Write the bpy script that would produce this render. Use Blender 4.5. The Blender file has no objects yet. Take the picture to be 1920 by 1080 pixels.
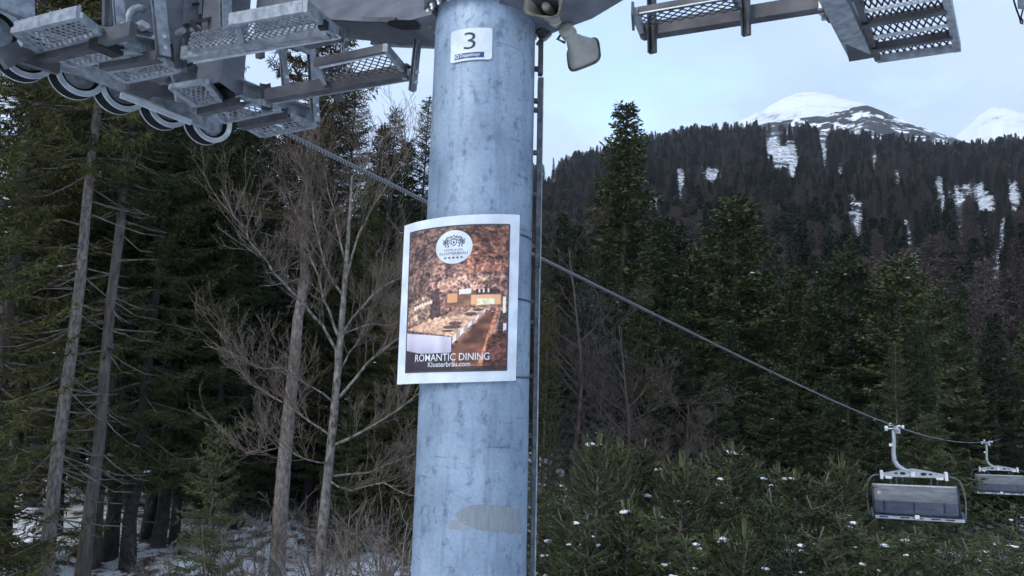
import bpy, math, random
import numpy as np
from mathutils import Vector, Matrix, noise as mnoise

R = math.radians
sc = bpy.context.scene
col = sc.collection

# ------------------------------------------------------------------ camera
CAMZ = 6.0                      # eye height of somebody riding the lift
PITCH, ROLL, FPX = R(6.5), R(2.5), 1400.0
camd = bpy.data.cameras.new('camera')
camd.sensor_width = 36.0
camd.lens = FPX / 1920 * 36.0
camd.clip_start = 0.05
camd.clip_end = 12000
cam = bpy.data.objects.new('camera', camd)
col.objects.link(cam)
sc.camera = cam
F_ = np.array([0, math.cos(PITCH), math.sin(PITCH)])
R0 = np.array([1.0, 0, 0])
U0 = np.array([0, -math.sin(PITCH), math.cos(PITCH)])
R_ = R0 * math.cos(ROLL) + U0 * math.sin(ROLL)
U_ = U0 * math.cos(ROLL) - R0 * math.sin(ROLL)
cam.matrix_world = Matrix(((R_[0], U_[0], -F_[0], 0), (R_[1], U_[1], -F_[1], 0),
                           (R_[2], U_[2], -F_[2], CAMZ), (0, 0, 0, 1)))

# ------------------------------------------------------------------ sky, sun, exposure
SUN_EL, SUN_AZ = R(38), R(-140)
w = bpy.data.worlds.new('World')
sc.world = w
w.use_nodes = True
nt = w.node_tree
nt.nodes.clear()
def N(nt, t, **k):
    n = nt.nodes.new(t)
    for a, b in k.items():
        setattr(n, a, b)
    return n
sky = N(nt, 'ShaderNodeTexSky')
sky.sky_type = 'NISHITA'
sky.sun_disc = False
sky.sun_elevation = SUN_EL
sky.sun_rotation = SUN_AZ
sky.air_density = 1.0
sky.dust_density = 1.0
tc = N(nt, 'ShaderNodeTexCoord')
mp = N(nt, 'ShaderNodeMapping')
mp.inputs['Scale'].default_value = (1.0, 1.0, 2.2)
nz = N(nt, 'ShaderNodeTexNoise')
nz.inputs['Scale'].default_value = 3.2
nz.inputs['Detail'].default_value = 6
nz.inputs['Roughness'].default_value = 0.55
rp = N(nt, 'ShaderNodeValToRGB')
rp.color_ramp.elements[0].position = 0.36
rp.color_ramp.elements[0].color = (0.30, 0.30, 0.30, 1)
rp.color_ramp.elements[1].position = 0.50
rp.color_ramp.elements[1].color = (1, 1, 1, 1)
nz2 = N(nt, 'ShaderNodeTexNoise')
nz2.inputs['Scale'].default_value = 5.0
nz2.inputs['Detail'].default_value = 4
rp2 = N(nt, 'ShaderNodeValToRGB')
rp2.color_ramp.elements[0].position = 0.3
rp2.color_ramp.elements[0].color = (4.5, 6.0, 8.7, 1)
rp2.color_ramp.elements[1].position = 0.7
rp2.color_ramp.elements[1].color = (5.6, 6.9, 9.1, 1)
mix = N(nt, 'ShaderNodeMix', data_type='RGBA')
bg = N(nt, 'ShaderNodeBackground')
bg.inputs['Strength'].default_value = 0.1
wo = N(nt, 'ShaderNodeOutputWorld')
L_ = nt.links.new
L_(tc.outputs['Generated'], mp.inputs['Vector'])
L_(mp.outputs['Vector'], nz.inputs['Vector'])
L_(mp.outputs['Vector'], nz2.inputs['Vector'])
L_(nz.outputs['Fac'], rp.inputs['Fac'])
L_(nz2.outputs['Fac'], rp2.inputs['Fac'])
L_(rp.outputs['Color'], mix.inputs['Factor'])
gain = N(nt, 'ShaderNodeMix', data_type='RGBA'); gain.blend_type = 'MULTIPLY'; gain.inputs['Factor'].default_value = 1.0
gain.inputs['B'].default_value = (3.2, 3.2, 3.2, 1)
L_(sky.outputs['Color'], gain.inputs['A'])
L_(gain.outputs['Result'], mix.inputs['A'])
L_(rp2.outputs['Color'], mix.inputs['B'])
L_(mix.outputs['Result'], bg.inputs['Color'])
L_(bg.outputs['Background'], wo.inputs['Surface'])

sd = bpy.data.lights.new('sun', 'SUN')
sd.energy = 1.05
sd.angle = R(22)
sd.color = (1.0, 0.97, 0.93)
sun = bpy.data.objects.new('sun', sd)
col.objects.link(sun)
sdir = Vector((math.sin(SUN_AZ) * math.cos(SUN_EL), math.cos(SUN_AZ) * math.cos(SUN_EL), math.sin(SUN_EL)))
sun.rotation_euler = sdir.to_track_quat('Z', 'Y').to_euler()
sun.location = (0, 0, 40)

sc.view_settings.view_transform = 'Standard'
sc.view_settings.look = 'None'
sc.view_settings.exposure = 0.47
sc.view_settings.gamma = 1.0
sc.view_settings.use_curve_mapping = False
sc.cycles.max_bounces = 4
sc.cycles.use_adaptive_sampling = True
sc.cycles.adaptive_threshold = 0.04
sc.cycles.diffuse_bounces = 2
sc.cycles.glossy_bounces = 2
sc.cycles.transmission_bounces = 3
sc.cycles.transparent_max_bounces = 6
sc.cycles.use_denoising = True

# ------------------------------------------------------------------ pixel -> direction helpers (relative to the eye)
CAM = np.array([0, 0, CAMZ])
def ray(px, py):
    return F_ * FPX + R_ * (px - 960) + U_ * (540 - py)
AZL = R(38.5)                                                 # heading of the lift line
LV = np.array([math.sin(AZL), math.cos(AZL), 0.0])            # along the line
XV = np.array([math.cos(AZL), -math.sin(AZL), 0.0])           # across the line
ZV = np.array([0, 0, 1.0])
def at_z(px, py, z):
    d = ray(px, py); return CAM + d * (z / d[2])
def at_c(px, py, c):
    d = ray(px, py); return CAM + d * (c / d.dot(XV))
def at_s(px, py, s):
    d = ray(px, py); return CAM + d * (s / d.dot(LV))
def at_y(px, py, y):
    d = ray(px, py); return CAM + d * (y / d[1])
def at_r(px, py, r):
    d = ray(px, py); return CAM + d * (r / math.hypot(d[0], d[1]))
def scz(s, c, z):
    return CAM + LV * s + XV * c + ZV * z
def to_scz(p):
    q = np.asarray(p) - CAM
    return q.dot(LV), q.dot(XV), q[2]
def pix(p):
    q = np.asarray(p) - CAM
    f = q.dot(F_)
    return 960 + FPX * q.dot(R_) / f, 540 - FPX * q.dot(U_) / f

# ------------------------------------------------------------------ materials
def newmat(name):
    m = bpy.data.materials.new(name)
    m.use_nodes = True
    n = m.node_tree
    b = n.nodes['Principled BSDF']
    return m, n, b
def setin(b, **k):
    for a, v in k.items():
        b.inputs[a.replace('_', ' ')].default_value = v
def c4(c):
    return (c[0], c[1], c[2], 1)
def noise_mat(name, c1, c2, scale=4, rough=0.6, metal=0.0, lo=0.35, hi=0.65, bump=0.0, bscale=None, stretch=(1, 1, 1), detail=5, c3=None, spec=0.5):
    m, n, b = newmat(name)
    t = N(n, 'ShaderNodeTexCoord'); mp = N(n, 'ShaderNodeMapping')
    mp.inputs['Scale'].default_value = stretch
    x = N(n, 'ShaderNodeTexNoise'); x.inputs['Scale'].default_value = scale; x.inputs['Detail'].default_value = detail
    r = N(n, 'ShaderNodeValToRGB')
    r.color_ramp.elements[0].position = lo; r.color_ramp.elements[0].color = c4(c1)
    r.color_ramp.elements[1].position = hi; r.color_ramp.elements[1].color = c4(c2)
    if c3:
        e = r.color_ramp.elements.new((lo + hi) / 2); e.color = c4(c3)
    n.links.new(t.outputs['Object'], mp.inputs['Vector']); n.links.new(mp.outputs['Vector'], x.inputs['Vector'])
    n.links.new(x.outputs['Fac'], r.inputs['Fac']); n.links.new(r.outputs['Color'], b.inputs['Base Color'])
    setin(b, Roughness=rough, Metallic=metal)
    b.inputs['Specular IOR Level'].default_value = spec
    if bump:
        x2 = N(n, 'ShaderNodeTexNoise'); x2.inputs['Scale'].default_value = bscale or scale * 4; x2.inputs['Detail'].default_value = 4
        n.links.new(mp.outputs['Vector'], x2.inputs['Vector'])
        bp = N(n, 'ShaderNodeBump'); bp.inputs['Strength'].default_value = bump; bp.inputs['Distance'].default_value = 0.02
        n.links.new(x2.outputs['Fac'], bp.inputs['Height']); n.links.new(bp.outputs['Normal'], b.inputs['Normal'])
    return m
def foliage_mat(name, dark, light):
    m, n, b = newmat(name)
    g = N(n, 'ShaderNodeNewGeometry')
    t = N(n, 'ShaderNodeTexCoord')
    x = N(n, 'ShaderNodeTexNoise'); x.inputs['Scale'].default_value = 0.9; x.inputs['Detail'].default_value = 3
    n.links.new(t.outputs['Object'], x.inputs['Vector'])
    oi = N(n, 'ShaderNodeObjectInfo')
    a = N(n, 'ShaderNodeMath', operation='MULTIPLY'); a.inputs[1].default_value = 0.45
    n.links.new(g.outputs['Random Per Island'], a.inputs[0])
    a2 = N(n, 'ShaderNodeMath', operation='MULTIPLY_ADD'); a2.inputs[1].default_value = 0.5
    n.links.new(x.outputs['Fac'], a2.inputs[0]); n.links.new(a.outputs[0], a2.inputs[2])
    a3 = N(n, 'ShaderNodeMath', operation='MULTIPLY_ADD'); a3.inputs[1].default_value = 0.3
    n.links.new(oi.outputs['Random'], a3.inputs[0]); n.links.new(a2.outputs[0], a3.inputs[2])
    r = N(n, 'ShaderNodeValToRGB')
    r.color_ramp.elements[0].position = 0.25; r.color_ramp.elements[0].color = c4(dark)
    r.color_ramp.elements[1].position = 0.95; r.color_ramp.elements[1].color = c4(light)
    n.links.new(a3.outputs[0], r.inputs['Fac'])
    n.links.new(r.outputs['Color'], b.inputs['Base Color'])
    setin(b, Roughness=0.75)
    b.inputs['Specular IOR Level'].default_value = 0.2
    return m
def hill_mat(name, dark, light):
    m, n, b = newmat(name)
    at = N(n, 'ShaderNodeAttribute'); at.attribute_name = 'tone'
    r = N(n, 'ShaderNodeValToRGB')
    r.color_ramp.elements[0].color = c4(dark); r.color_ramp.elements[1].color = c4(light)
    n.links.new(at.outputs['Fac'], r.inputs['Fac']); n.links.new(r.outputs['Color'], b.inputs['Base Color'])
    setin(b, Roughness=0.85); b.inputs['Specular IOR Level'].default_value = 0.1
    return m
def plain(name, c, rough=0.5, metal=0.0, spec=0.5):
    return noise_mat(name, [v * 0.86 for v in c], [v * 1.08 for v in c], 9, rough, metal, spec=spec)

M = {}
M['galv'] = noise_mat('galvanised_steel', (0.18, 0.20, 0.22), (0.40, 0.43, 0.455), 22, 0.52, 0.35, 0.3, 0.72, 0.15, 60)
M['galv_dark'] = noise_mat('dark_steel', (0.06, 0.06, 0.066), (0.13, 0.127, 0.132), 7, 0.55, 0.35, 0.3, 0.7, 0.15, 50)  # darker tone of the tower steel
M['galv_light'] = noise_mat('bright_zinc', (0.48, 0.51, 0.53), (0.66, 0.69, 0.70), 12, 0.45, 0.3)
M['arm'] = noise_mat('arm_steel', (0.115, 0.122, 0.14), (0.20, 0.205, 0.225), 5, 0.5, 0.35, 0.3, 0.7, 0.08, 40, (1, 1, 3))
M['bolt'] = plain('bolt_steel', (0.62, 0.63, 0.64), 0.35, 0.6)
M['rubber'] = plain('black_rubber', (0.012, 0.012, 0.013), 0.9, 0, 0.15)
M['hole'] = plain('dark_interior', (0.012, 0.013, 0.016), 0.8)
M['rail'] = noise_mat('rail_steel', (0.05, 0.055, 0.065), (0.13, 0.14, 0.15), 20, 0.5, 0.4)
M['white'] = plain('white_print', (0.78, 0.79, 0.80), 0.4)
M['plate'] = plain('white_enamel', (0.74, 0.78, 0.78), 0.35)
M['navy'] = plain('navy_print', (0.012, 0.02, 0.06), 0.4)
M['blue'] = plain('blue_print', (0.02, 0.06, 0.19), 0.4)
M['ink'] = plain('grey_print', (0.06, 0.065, 0.08), 0.5)
M['horn'] = noise_mat('beige_horn_plastic', (0.36, 0.335, 0.28), (0.46, 0.43, 0.365), 9, 0.5)
M['horn_rim'] = noise_mat('horn_rim_dirt', (0.05, 0.04, 0.03), (0.22, 0.19, 0.15), 30, 0.7)
M['stain'] = noise_mat('repair_paint', (0.20, 0.225, 0.24), (0.275, 0.30, 0.315), 12, 0.7, 0, 0.3, 0.7, 0, None, (6, 6, 1))
M['tape'] = noise_mat('old_tape', (0.24, 0.26, 0.29), (0.30, 0.33, 0.36), 15, 0.7)
M['rope'] = noise_mat('steel_rope', (0.13, 0.13, 0.135), (0.24, 0.24, 0.25), 30, 0.5, 0.4)
M['chair_metal'] = noise_mat('chair_steel', (0.36, 0.39, 0.41), (0.50, 0.53, 0.55), 10, 0.4, 0.3)
M['chair_tube'] = plain('chair_tube', (0.12, 0.13, 0.135), 0.4, 0.3)
M['seat'] = plain('seat_vinyl', (0.02, 0.022, 0.03), 0.5)
M['bark'] = noise_mat('spruce_bark', (0.07, 0.058, 0.05), (0.21, 0.18, 0.16), 9, 0.9, 0, 0.3, 0.7, 0.6, 22, (1, 1, 0.25))
M['bark_pale'] = noise_mat('pale_bark', (0.10, 0.084, 0.074), (0.33, 0.285, 0.25), 13, 0.9, 0, 0.32, 0.68, 0.9, 26, (1, 1, 0.5), 8)
M['bark_dark'] = noise_mat('dark_bark', (0.03, 0.028, 0.027), (0.075, 0.068, 0.062), 6, 0.9)
M['bark_grey'] = noise_mat('grey_bark', (0.065, 0.056, 0.048), (0.31, 0.275, 0.24), 11, 0.9, 0, 0.34, 0.66, 0.5, 30, (1, 1, 0.6), 8)
M['twig'] = noise_mat('brown_twig', (0.09, 0.066, 0.05), (0.20, 0.155, 0.122), 3, 0.9)
M['deadwood'] = noise_mat('dead_branch', (0.09, 0.078, 0.067), (0.25, 0.215, 0.185), 3, 0.9)
M['fol_dark'] = foliage_mat('spruce_needles', (0.016, 0.024, 0.013), (0.062, 0.078, 0.038))
M['fol_olive'] = foliage_mat('olive_needles', (0.036, 0.040, 0.013), (0.150, 0.142, 0.048))
M['fol_mid'] = foliage_mat('green_needles', (0.024, 0.033, 0.013), (0.100, 0.114, 0.046))
M['fol_blue'] = foliage_mat('fir_needles', (0.022, 0.036, 0.030), (0.078, 0.108, 0.086))
M['fol_pine'] = foliage_mat('pine_needles', (0.020, 0.028, 0.012), (0.088, 0.098, 0.042))
M['fol_brown'] = foliage_mat('brownish_needles', (0.045, 0.040, 0.021), (0.12, 0.098, 0.058))
M['hill_sp'] = foliage_mat('hill_needles', (0.010, 0.016, 0.012), (0.050, 0.060, 0.040))
M['larch'] = foliage_mat('bare_larch_twigs', (0.050, 0.040, 0.038), (0.135, 0.105, 0.094))
M['fol_tip'] = foliage_mat('pine_shoots', (0.085, 0.098, 0.045), (0.21, 0.22, 0.11))
M['twig_red'] = noise_mat('reddish_twig', (0.055, 0.038, 0.032), (0.125, 0.088, 0.074), 3, 0.9)
M['red_leaf'] = plain('withered_leaf', (0.19, 0.06, 0.03), 0.8)

m, n, b = newmat('snow')
setin(b, Base_Color=(0.82, 0.85, 0.88, 1), Roughness=0.65)
x = N(n, 'ShaderNodeTexNoise'); x.inputs['Scale'].default_value = 14
bp = N(n, 'ShaderNodeBump'); bp.inputs['Strength'].default_value = 0.3; bp.inputs['Distance'].default_value = 0.05
n.links.new(x.outputs['Fac'], bp.inputs['Height']); n.links.new(bp.outputs['Normal'], b.inputs['Normal'])
M['snow'] = m

# ------------------------------------------------------------------ object helpers
WL = {}
def tag(o, label=None, cat=None, group=None, kind=None):
    if label: o['label'] = label
    if cat: o['category'] = cat
    if group: o['group'] = group
    if kind: o['kind'] = kind
    return o
def empty(name, loc):
    o = bpy.data.objects.new(name, None)
    o.empty_display_size = 0.2
    col.objects.link(o)
    o.location = Vector(tuple(float(v) for v in loc))
    WL[o] = np.array(loc, dtype=float)
    return o
def thing(name, loc, label, cat, group=None):
    return tag(empty(name, loc), label, cat, group)
class MB:
    def __init__(s):
        s.v = []; s.f = []
    def add(s, vs, fs):
        k = len(s.v)
        s.v.extend([tuple(float(c) for c in p) for p in vs])
        s.f.extend([tuple(i + k for i in f) for f in fs])
        return s
    def box(s, c, ax, ay, az):
        """centre and three half-axis vectors"""
        c, ax, ay, az = (np.asarray(q, dtype=float) for q in (c, ax, ay, az))
        vs = [c + sx * ax + sy * ay + sz * az for sz in (-1, 1) for sx, sy in ((-1, -1), (1, -1), (1, 1), (-1, 1))]
        return s.add(vs, [(0, 3, 2, 1), (4, 5, 6, 7), (0, 1, 5, 4), (1, 2, 6, 5), (2, 3, 7, 6), (3, 0, 4, 7)])
    def beam(s, p0, p1, w_, h_, up=ZV, off=(0, 0)):
        """box bar from p0 to p1; width sideways, height along up"""
        p0, p1 = np.asarray(p0, float), np.asarray(p1, float)
        d = p1 - p0; L = np.linalg.norm(d); d = d / L
        side = np.cross(d, up); side /= np.linalg.norm(side)
        u = np.cross(side, d)
        c = (p0 + p1) / 2 + side * off[0] + u * off[1]
        return s.box(c, d * L / 2, side * w_ / 2, u * h_ / 2)
    def channel(s, p0, p1, w_, h_, t=0.008, up=ZV, flip=1):
        """C section: web and two flanges pointing to flip*side"""
        s.beam(p0, p1, t, h_, up, (-flip * (w_ - t) / 2, 0))
        s.beam(p0, p1, w_ - t, t, up, (flip * t / 2, (h_ - t) / 2))
        s.beam(p0, p1, w_ - t, t, up, (flip * t / 2, -(h_ - t) / 2))
        return s
    def angle(s, p0, p1, w_, h_, t=0.007, up=ZV, flip=1):
        s.beam(p0, p1, t, h_, up, (-flip * (w_ - t) / 2, 0))
        s.beam(p0, p1, w_ - t, t, up, (flip * t / 2, -(h_ - t) / 2))
        return s
    def tube(s, pts, rad, n=8, cap=True):
        pts = [np.asarray(p, float) for p in pts]
        rad = rad if hasattr(rad, '__len__') else [rad] * len(pts)
        k = len(s.v); u = None
        for i, p in enumerate(pts):
            d = pts[min(i + 1, len(pts) - 1)] - pts[max(i - 1, 0)]
            d = d / (np.linalg.norm(d) + 1e-9)
            if u is None:
                u = np.cross(d, [0.31, 0.92, 0.22] if abs(d[2]) > 0.8 else [0, 0, 1.0])
            u = u - d * u.dot(d); u /= (np.linalg.norm(u) + 1e-9)
            v = np.cross(d, u)
            for j in range(n):
                a = 2 * math.pi * j / n
                q = p + (u * math.cos(a) + v * math.sin(a)) * rad[i]
                s.v.append((float(q[0]), float(q[1]), float(q[2])))
        for i in range(len(pts) - 1):
            for j in range(n):
                j2 = (j + 1) % n
                s.f.append((k + i * n + j, k + i * n + j2, k + (i + 1) * n + j2, k + (i + 1) * n + j))
        if cap:
            s.f.append(tuple(k + j for j in range(n))[::-1])
            s.f.append(tuple(k + (len(pts) - 1) * n + j for j in range(n)))
        return s
    def lathe(s, c, axis, prof, n=24, closed=False):
        """prof: list of (along axis, radius)"""
        c = np.asarray(c, float); axis = np.asarray(axis, float); axis = axis / np.linalg.norm(axis)
        u = np.cross(axis, [0.1, 0.2, 0.97] if abs(axis[2]) < 0.9 else [1, 0.1, 0]); u /= np.linalg.norm(u)
        v = np.cross(axis, u); k = len(s.v)
        for (a, r) in prof:
            for j in range(n):
                t = 2 * math.pi * j / n
                q = c + axis * a + (u * math.cos(t) + v * math.sin(t)) * r
                s.v.append(tuple(q))
        m_ = len(prof)
        for i in range(m_ if closed else m_ - 1):
            i2 = (i + 1) % m_
            for j in range(n):
                j2 = (j + 1) % n
                s.f.append((k + i * n + j, k + i * n + j2, k + i2 * n + j2, k + i2 * n + j))
        return s
    def build(s, name, mat, parent=None, smooth=False, kind=None):
        me = bpy.data.meshes.new(name)
        off = WL[parent] if parent is not None else np.zeros(3)
        v = np.array(s.v, dtype=float).reshape(-1, 3) - off
        me.from_pydata(v.tolist(), [], s.f)
        if smooth:
            me.shade_smooth()
        me.materials.append(M[mat] if isinstance(mat, str) else mat)
        o = bpy.data.objects.new(name, me)
        col.objects.link(o)
        if parent is not None:
            o.parent = parent; WL[o] = off
        else:
            WL[o] = np.zeros(3)
        if kind: o['kind'] = kind
        return o
def rounded(o, w_=0.004, seg=1):
    b = o.modifiers.new('bevel', 'BEVEL'); b.width = w_; b.segments = seg; b.limit_method = 'ANGLE'
    return o
def text_mesh(body, bold=0.0):
    cu = bpy.data.curves.new('lettering', 'FONT')
    cu.body = body; cu.size = 1.0; cu.offset = bold; cu.resolution_u = 3
    ob = bpy.data.objects.new('lettering', cu)
    col.objects.link(ob)
    dg = bpy.context.evaluated_depsgraph_get()
    me = bpy.data.meshes.new_from_object(ob.evaluated_get(dg))
    v = np.array([p.co[:] for p in me.vertices]); f = [tuple(p.vertices) for p in me.polygons]
    bpy.data.objects.remove(ob); bpy.data.meshes.remove(me); bpy.data.curves.remove(cu)
    v[:, 0] -= v[:, 0].min(); v[:, 1] -= v[:, 1].min()
    return v[:, :2] / np.array([v[:, 0].max(), v[:, 1].max()]), f      # unit box
# ------------------------------------------------------------------ terrain
RIDGE = [(700, 420), (850, 362), (1010, 318), (1100, 294), (1180, 271), (1240, 259), (1300, 246), (1420, 242), (1500, 242),
         (1560, 252), (1650, 262), (1720, 270), (1790, 282), (1850, 274), (1920, 268), (2100, 262)]
_ra = []; _rs = []
for px, py in RIDGE:
    d = ray(px, py); _ra.append(math.atan2(d[0], d[1])); _rs.append(d[2] / math.hypot(d[0], d[1]))
_ra = np.array([-3.2, -1.0] + _ra + [1.3, 3.2]); _rs = np.array([0.02, 0.10] + _rs + [0.25, 0.02])
def smooth(t):
    t = np.clip(t, 0, 1); return t * t * (3 - 2 * t)
RH = 900.0
def gz(x, y):
    """ground height in world coordinates"""
    x = np.asarray(x, float); y = np.asarray(y, float)
    r = np.hypot(x, y); az = np.arctan2(x, y)
    base = -5.7 - 4.3 * smooth((x + 1.5) / 15) * smooth(y / 30) + 0.05 * np.maximum(0, y - 20) * smooth((-x) / 8) \
        - 1.2 * smooth((-x - 16) / 10)
    sl = np.interp(az, _ra, _rs)
    t = np.clip((r - 78) / (RH - 78), 0, 1)
    top = sl * RH - 12
    z = base * (1 - smooth((r - 60) / 120)) + (-8.0) * smooth((r - 60) / 120) * (1 - t) + top * t ** 1.3
    z = z - np.maximum(0, r - RH) * 0.55
    bump = 0.10 * np.sin(x * 0.9 + 1.3 * np.sin(y * 0.55)) * np.sin(y * 0.8 + 0.7) + 0.05 * np.sin(x * 2.3 + y * 1.7)
    gully = 5 * np.sin(az * 46 + 2.0 * np.sin(r / 160)) * smooth((r - 180) / 300) * (1 - smooth((r - 700) / 200))
    return z + bump * (1 - smooth((r - 60) / 30)) + gully + CAMZ
def polar_sheet(name, rs, azs, mat, snowf=None):
    rr, aa = np.meshgrid(rs, azs, indexing='ij')
    x, y = rr * np.sin(aa), rr * np.cos(aa)
    z = gz(x, y)
    v = np.stack([x, y, z], -1).reshape(-1, 3)
    n, m_ = len(rs), len(azs)
    i, j = np.meshgrid(np.arange(n - 1), np.arange(m_ - 1), indexing='ij')
    a = (i * m_ + j).ravel()
    f = np.stack([a, a + 1, a + m_ + 1, a + m_], -1)
    me = bpy.data.meshes.new(name)
    me.from_pydata(v.tolist(), [], f.tolist()); me.shade_smooth()
    me.materials.append(mat)
    if snowf is not None:
        at_ = me.attributes.new('open_snow', 'FLOAT', 'POINT'); at_.data.foreach_set('value', snowf(v).astype(np.float32))
    o = bpy.data.objects.new(name, me); col.objects.link(o); o['kind'] = 'structure'
    return o
def ground_mat(name, snow, litter, scale, lo, hi, stretch=(1, 1, 1), litter2=None, open_=0.0):
    m, n, b = newmat(name)
    t = N(n, 'ShaderNodeTexCoord'); mp = N(n, 'ShaderNodeMapping'); mp.inputs['Scale'].default_value = stretch
    n.links.new(t.outputs['Object'], mp.inputs['Vector'])
    x = N(n, 'ShaderNodeTexNoise'); x.inputs['Scale'].default_value = scale; x.inputs['Detail'].default_value = 9; x.inputs['Roughness'].default_value = 0.68
    n.links.new(mp.outputs['Vector'], x.inputs['Vector'])
    r = N(n, 'ShaderNodeValToRGB')
    r.color_ramp.elements[0].position = lo; r.color_ramp.elements[0].color = c4(litter)
    r.color_ramp.elements[1].position = hi; r.color_ramp.elements[1].color = c4(snow)
    e = r.color_ramp.elements.new((lo + hi) / 2); e.color = c4(litter2 or litter)
    if open_:
        at_ = N(n, 'ShaderNodeAttribute'); at_.attribute_name = 'open_snow'
        ma = N(n, 'ShaderNodeMath', operation='MULTIPLY_ADD'); ma.inputs[1].default_value = open_
        n.links.new(at_.outputs['Fac'], ma.inputs[0]); n.links.new(x.outputs['Fac'], ma.inputs[2]); n.links.new(ma.outputs[0], r.inputs['Fac'])
    else:
        n.links.new(x.outputs['Fac'], r.inputs['Fac'])
    n.links.new(r.outputs['Color'], b.inputs['Base Color'])
    bp = N(n, 'ShaderNodeBump'); bp.inputs['Strength'].default_value = 0.6; bp.inputs['Distance'].default_value = 0.12
    n.links.new(x.outputs['Fac'], bp.inputs['Height']); n.links.new(bp.outputs['Normal'], b.inputs['Normal'])
    setin(b, Roughness=0.85)
    return m
M['floor'] = ground_mat('snowy_forest_floor', (0.80, 0.83, 0.86), (0.045, 0.035, 0.027), 1.5, 0.40, 0.52, litter2=(0.16, 0.12, 0.09), open_=0.3)
M['hill'] = ground_mat('snowy_hillside', (0.80, 0.83, 0.86), (0.022, 0.022, 0.022), 0.22, 0.60, 0.70, litter2=(0.06, 0.058, 0.056), open_=0.20)
gaps = [(1465, 285, 26, 22), (1448, 268, 10, 14), (1488, 300, 8, 25), (1545, 285, 5, 26), (1275, 345, 6, 26), (1335, 325, 18, 10), (1305, 340, 8, 8), (1225, 380, 18, 8), (1610, 415, 7, 30), (1595, 385, 5, 22), (1510, 518, 14, 9), (1438, 430, 5, 18),
        (1700, 445, 5, 30), (1716, 500, 8, 30), (1722, 530, 9, 22), (1752, 505, 5, 30), (1795, 365, 14, 16), (1830, 355, 22, 14), (1850, 380, 18, 14), (1895, 350, 14, 10), (1905, 372, 12, 14), (1760, 355, 7, 20), (1860, 530, 12, 26), (1870, 490, 8, 20), (1812, 520, 5, 26), (1840, 430, 12, 8), (1900, 310, 10, 6), (1030, 330, 14, 8), (1912, 790, 14, 50), (1905, 700, 6, 30),
        (1640, 300, 5, 16), (1575, 330, 4, 20), (1680, 330, 6, 12), (1770, 400, 5, 22), (1660, 420, 4, 20), (1395, 330, 4, 14), (1880, 440, 5, 26), (1800, 450, 4, 24), (1735, 410, 4, 16)]
def clearing(v):
    q = v - CAM; f = q @ F_
    x_ = 960 + FPX * (q @ R_) / np.where(abs(f) < 1, 1, f); y_ = 540 - FPX * (q @ U_) / np.where(abs(f) < 1, 1, f)
    out = np.zeros(len(v))
    for gx, gy, rx, ry in gaps:
        d = np.sqrt(((x_ - gx) / (rx + 4)) ** 2 + ((y_ - gy) / (ry + 4)) ** 2) + 0.22 * np.sin(v[:, 0] * 0.11 + 1.7 * np.sin(v[:, 1] * 0.07)) + 0.18 * np.sin(v[:, 1] * 0.17 + v[:, 0] * 0.05)
        out = np.maximum(out, np.where(f > 1, smooth((1.35 - d) / 0.6), 0))
    return out
azs = np.concatenate([np.linspace(-math.pi, -0.9, 40)[:-1], np.linspace(-0.9, -0.3, 60)[:-1], np.linspace(-0.3, 0.75, 420), np.linspace(0.75, 1.0, 24)[1:], np.linspace(1.0, math.pi, 40)[1:]])
polar_sheet('forest_floor', np.concatenate([[0.01], np.linspace(1.5, 60, 110), np.linspace(60, 95, 16)[1:]]), azs, M['floor'], lambda v: smooth(((v[:, :2] @ XV[:2]) + 9.5) / 3) * smooth((7 - (v[:, :2] @ XV[:2])) / 3))
polar_sheet('hillside', np.concatenate([np.geomspace(95, 900, 200), np.linspace(900, 1300, 12)[1:]]), azs, M['hill'], clearing)

# far snow mountains behind the wooded ridge
def mountain(name, prof, dist, front, back, foot, mat, amp, seed):
    pts = []
    P = [at_r(px, py, dist) for px, py in prof]
    P = np.array(P)
    # resample along the crest
    d = np.concatenate([[0], np.cumsum(np.linalg.norm(np.diff(P[:, :2], axis=0), axis=1))])
    nu, nv = 120, 60
    u = np.linspace(0, d[-1], nu)
    C = np.stack([np.interp(u, d, P[:, k]) for k in range(3)], -1)
    Cs = C.copy()
    for _ in range(2):
        Cs[1:-1, 2] = (Cs[:-2, 2] + 2 * Cs[1:-1, 2] + Cs[2:, 2]) / 4
    vs = []
    for i in range(nu):
        c = Cs[i]; h = np.array([c[0], c[1], 0]); h /= np.linalg.norm(h)
        for j in range(nv):
            t = j / (nv - 1) * 2 - 1         # -1 front .. 1 back
            if t < 0:
                p = c + h * (t * front); k = -t
            else:
                p = c + h * (t * back); k = t
            z = c[2] * (1 - k ** 0.92) + foot * k ** 0.92
            q = Vector((p[0] / 260 + seed, p[1] / 260, 0.3))
            nn = mnoise.fractal(q, 0.9, 2.1, 5)
            z += amp * nn * min(1, 6 * abs(t)) 
            vs.append((p[0], p[1], z))
    fs = [(i * nv + j, i * nv + j + 1, (i + 1) * nv + j + 1, (i + 1) * nv + j) for i in range(nu - 1) for j in range(nv - 1)]
    me = bpy.data.meshes.new(name); me.from_pydata(vs, [], fs); me.shade_smooth(); me.materials.append(mat)
    o = bpy.data.objects.new(name, me); col.objects.link(o); o['kind'] = 'structure'
    return o
M['peak'] = ground_mat('peak_snow', (0.78, 0.80, 0.82), (0.24, 0.25, 0.27), 0.009, 0.32, 0.50, (1, 1, 1.6), (0.66, 0.68, 0.70))
M['shoulder'] = ground_mat('shoulder_scrub_and_snow', (0.84, 0.86, 0.88), (0.03, 0.032, 0.034), 0.022, 0.49, 0.54, (1, 1, 1.6), (0.06, 0.06, 0.06))
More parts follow.
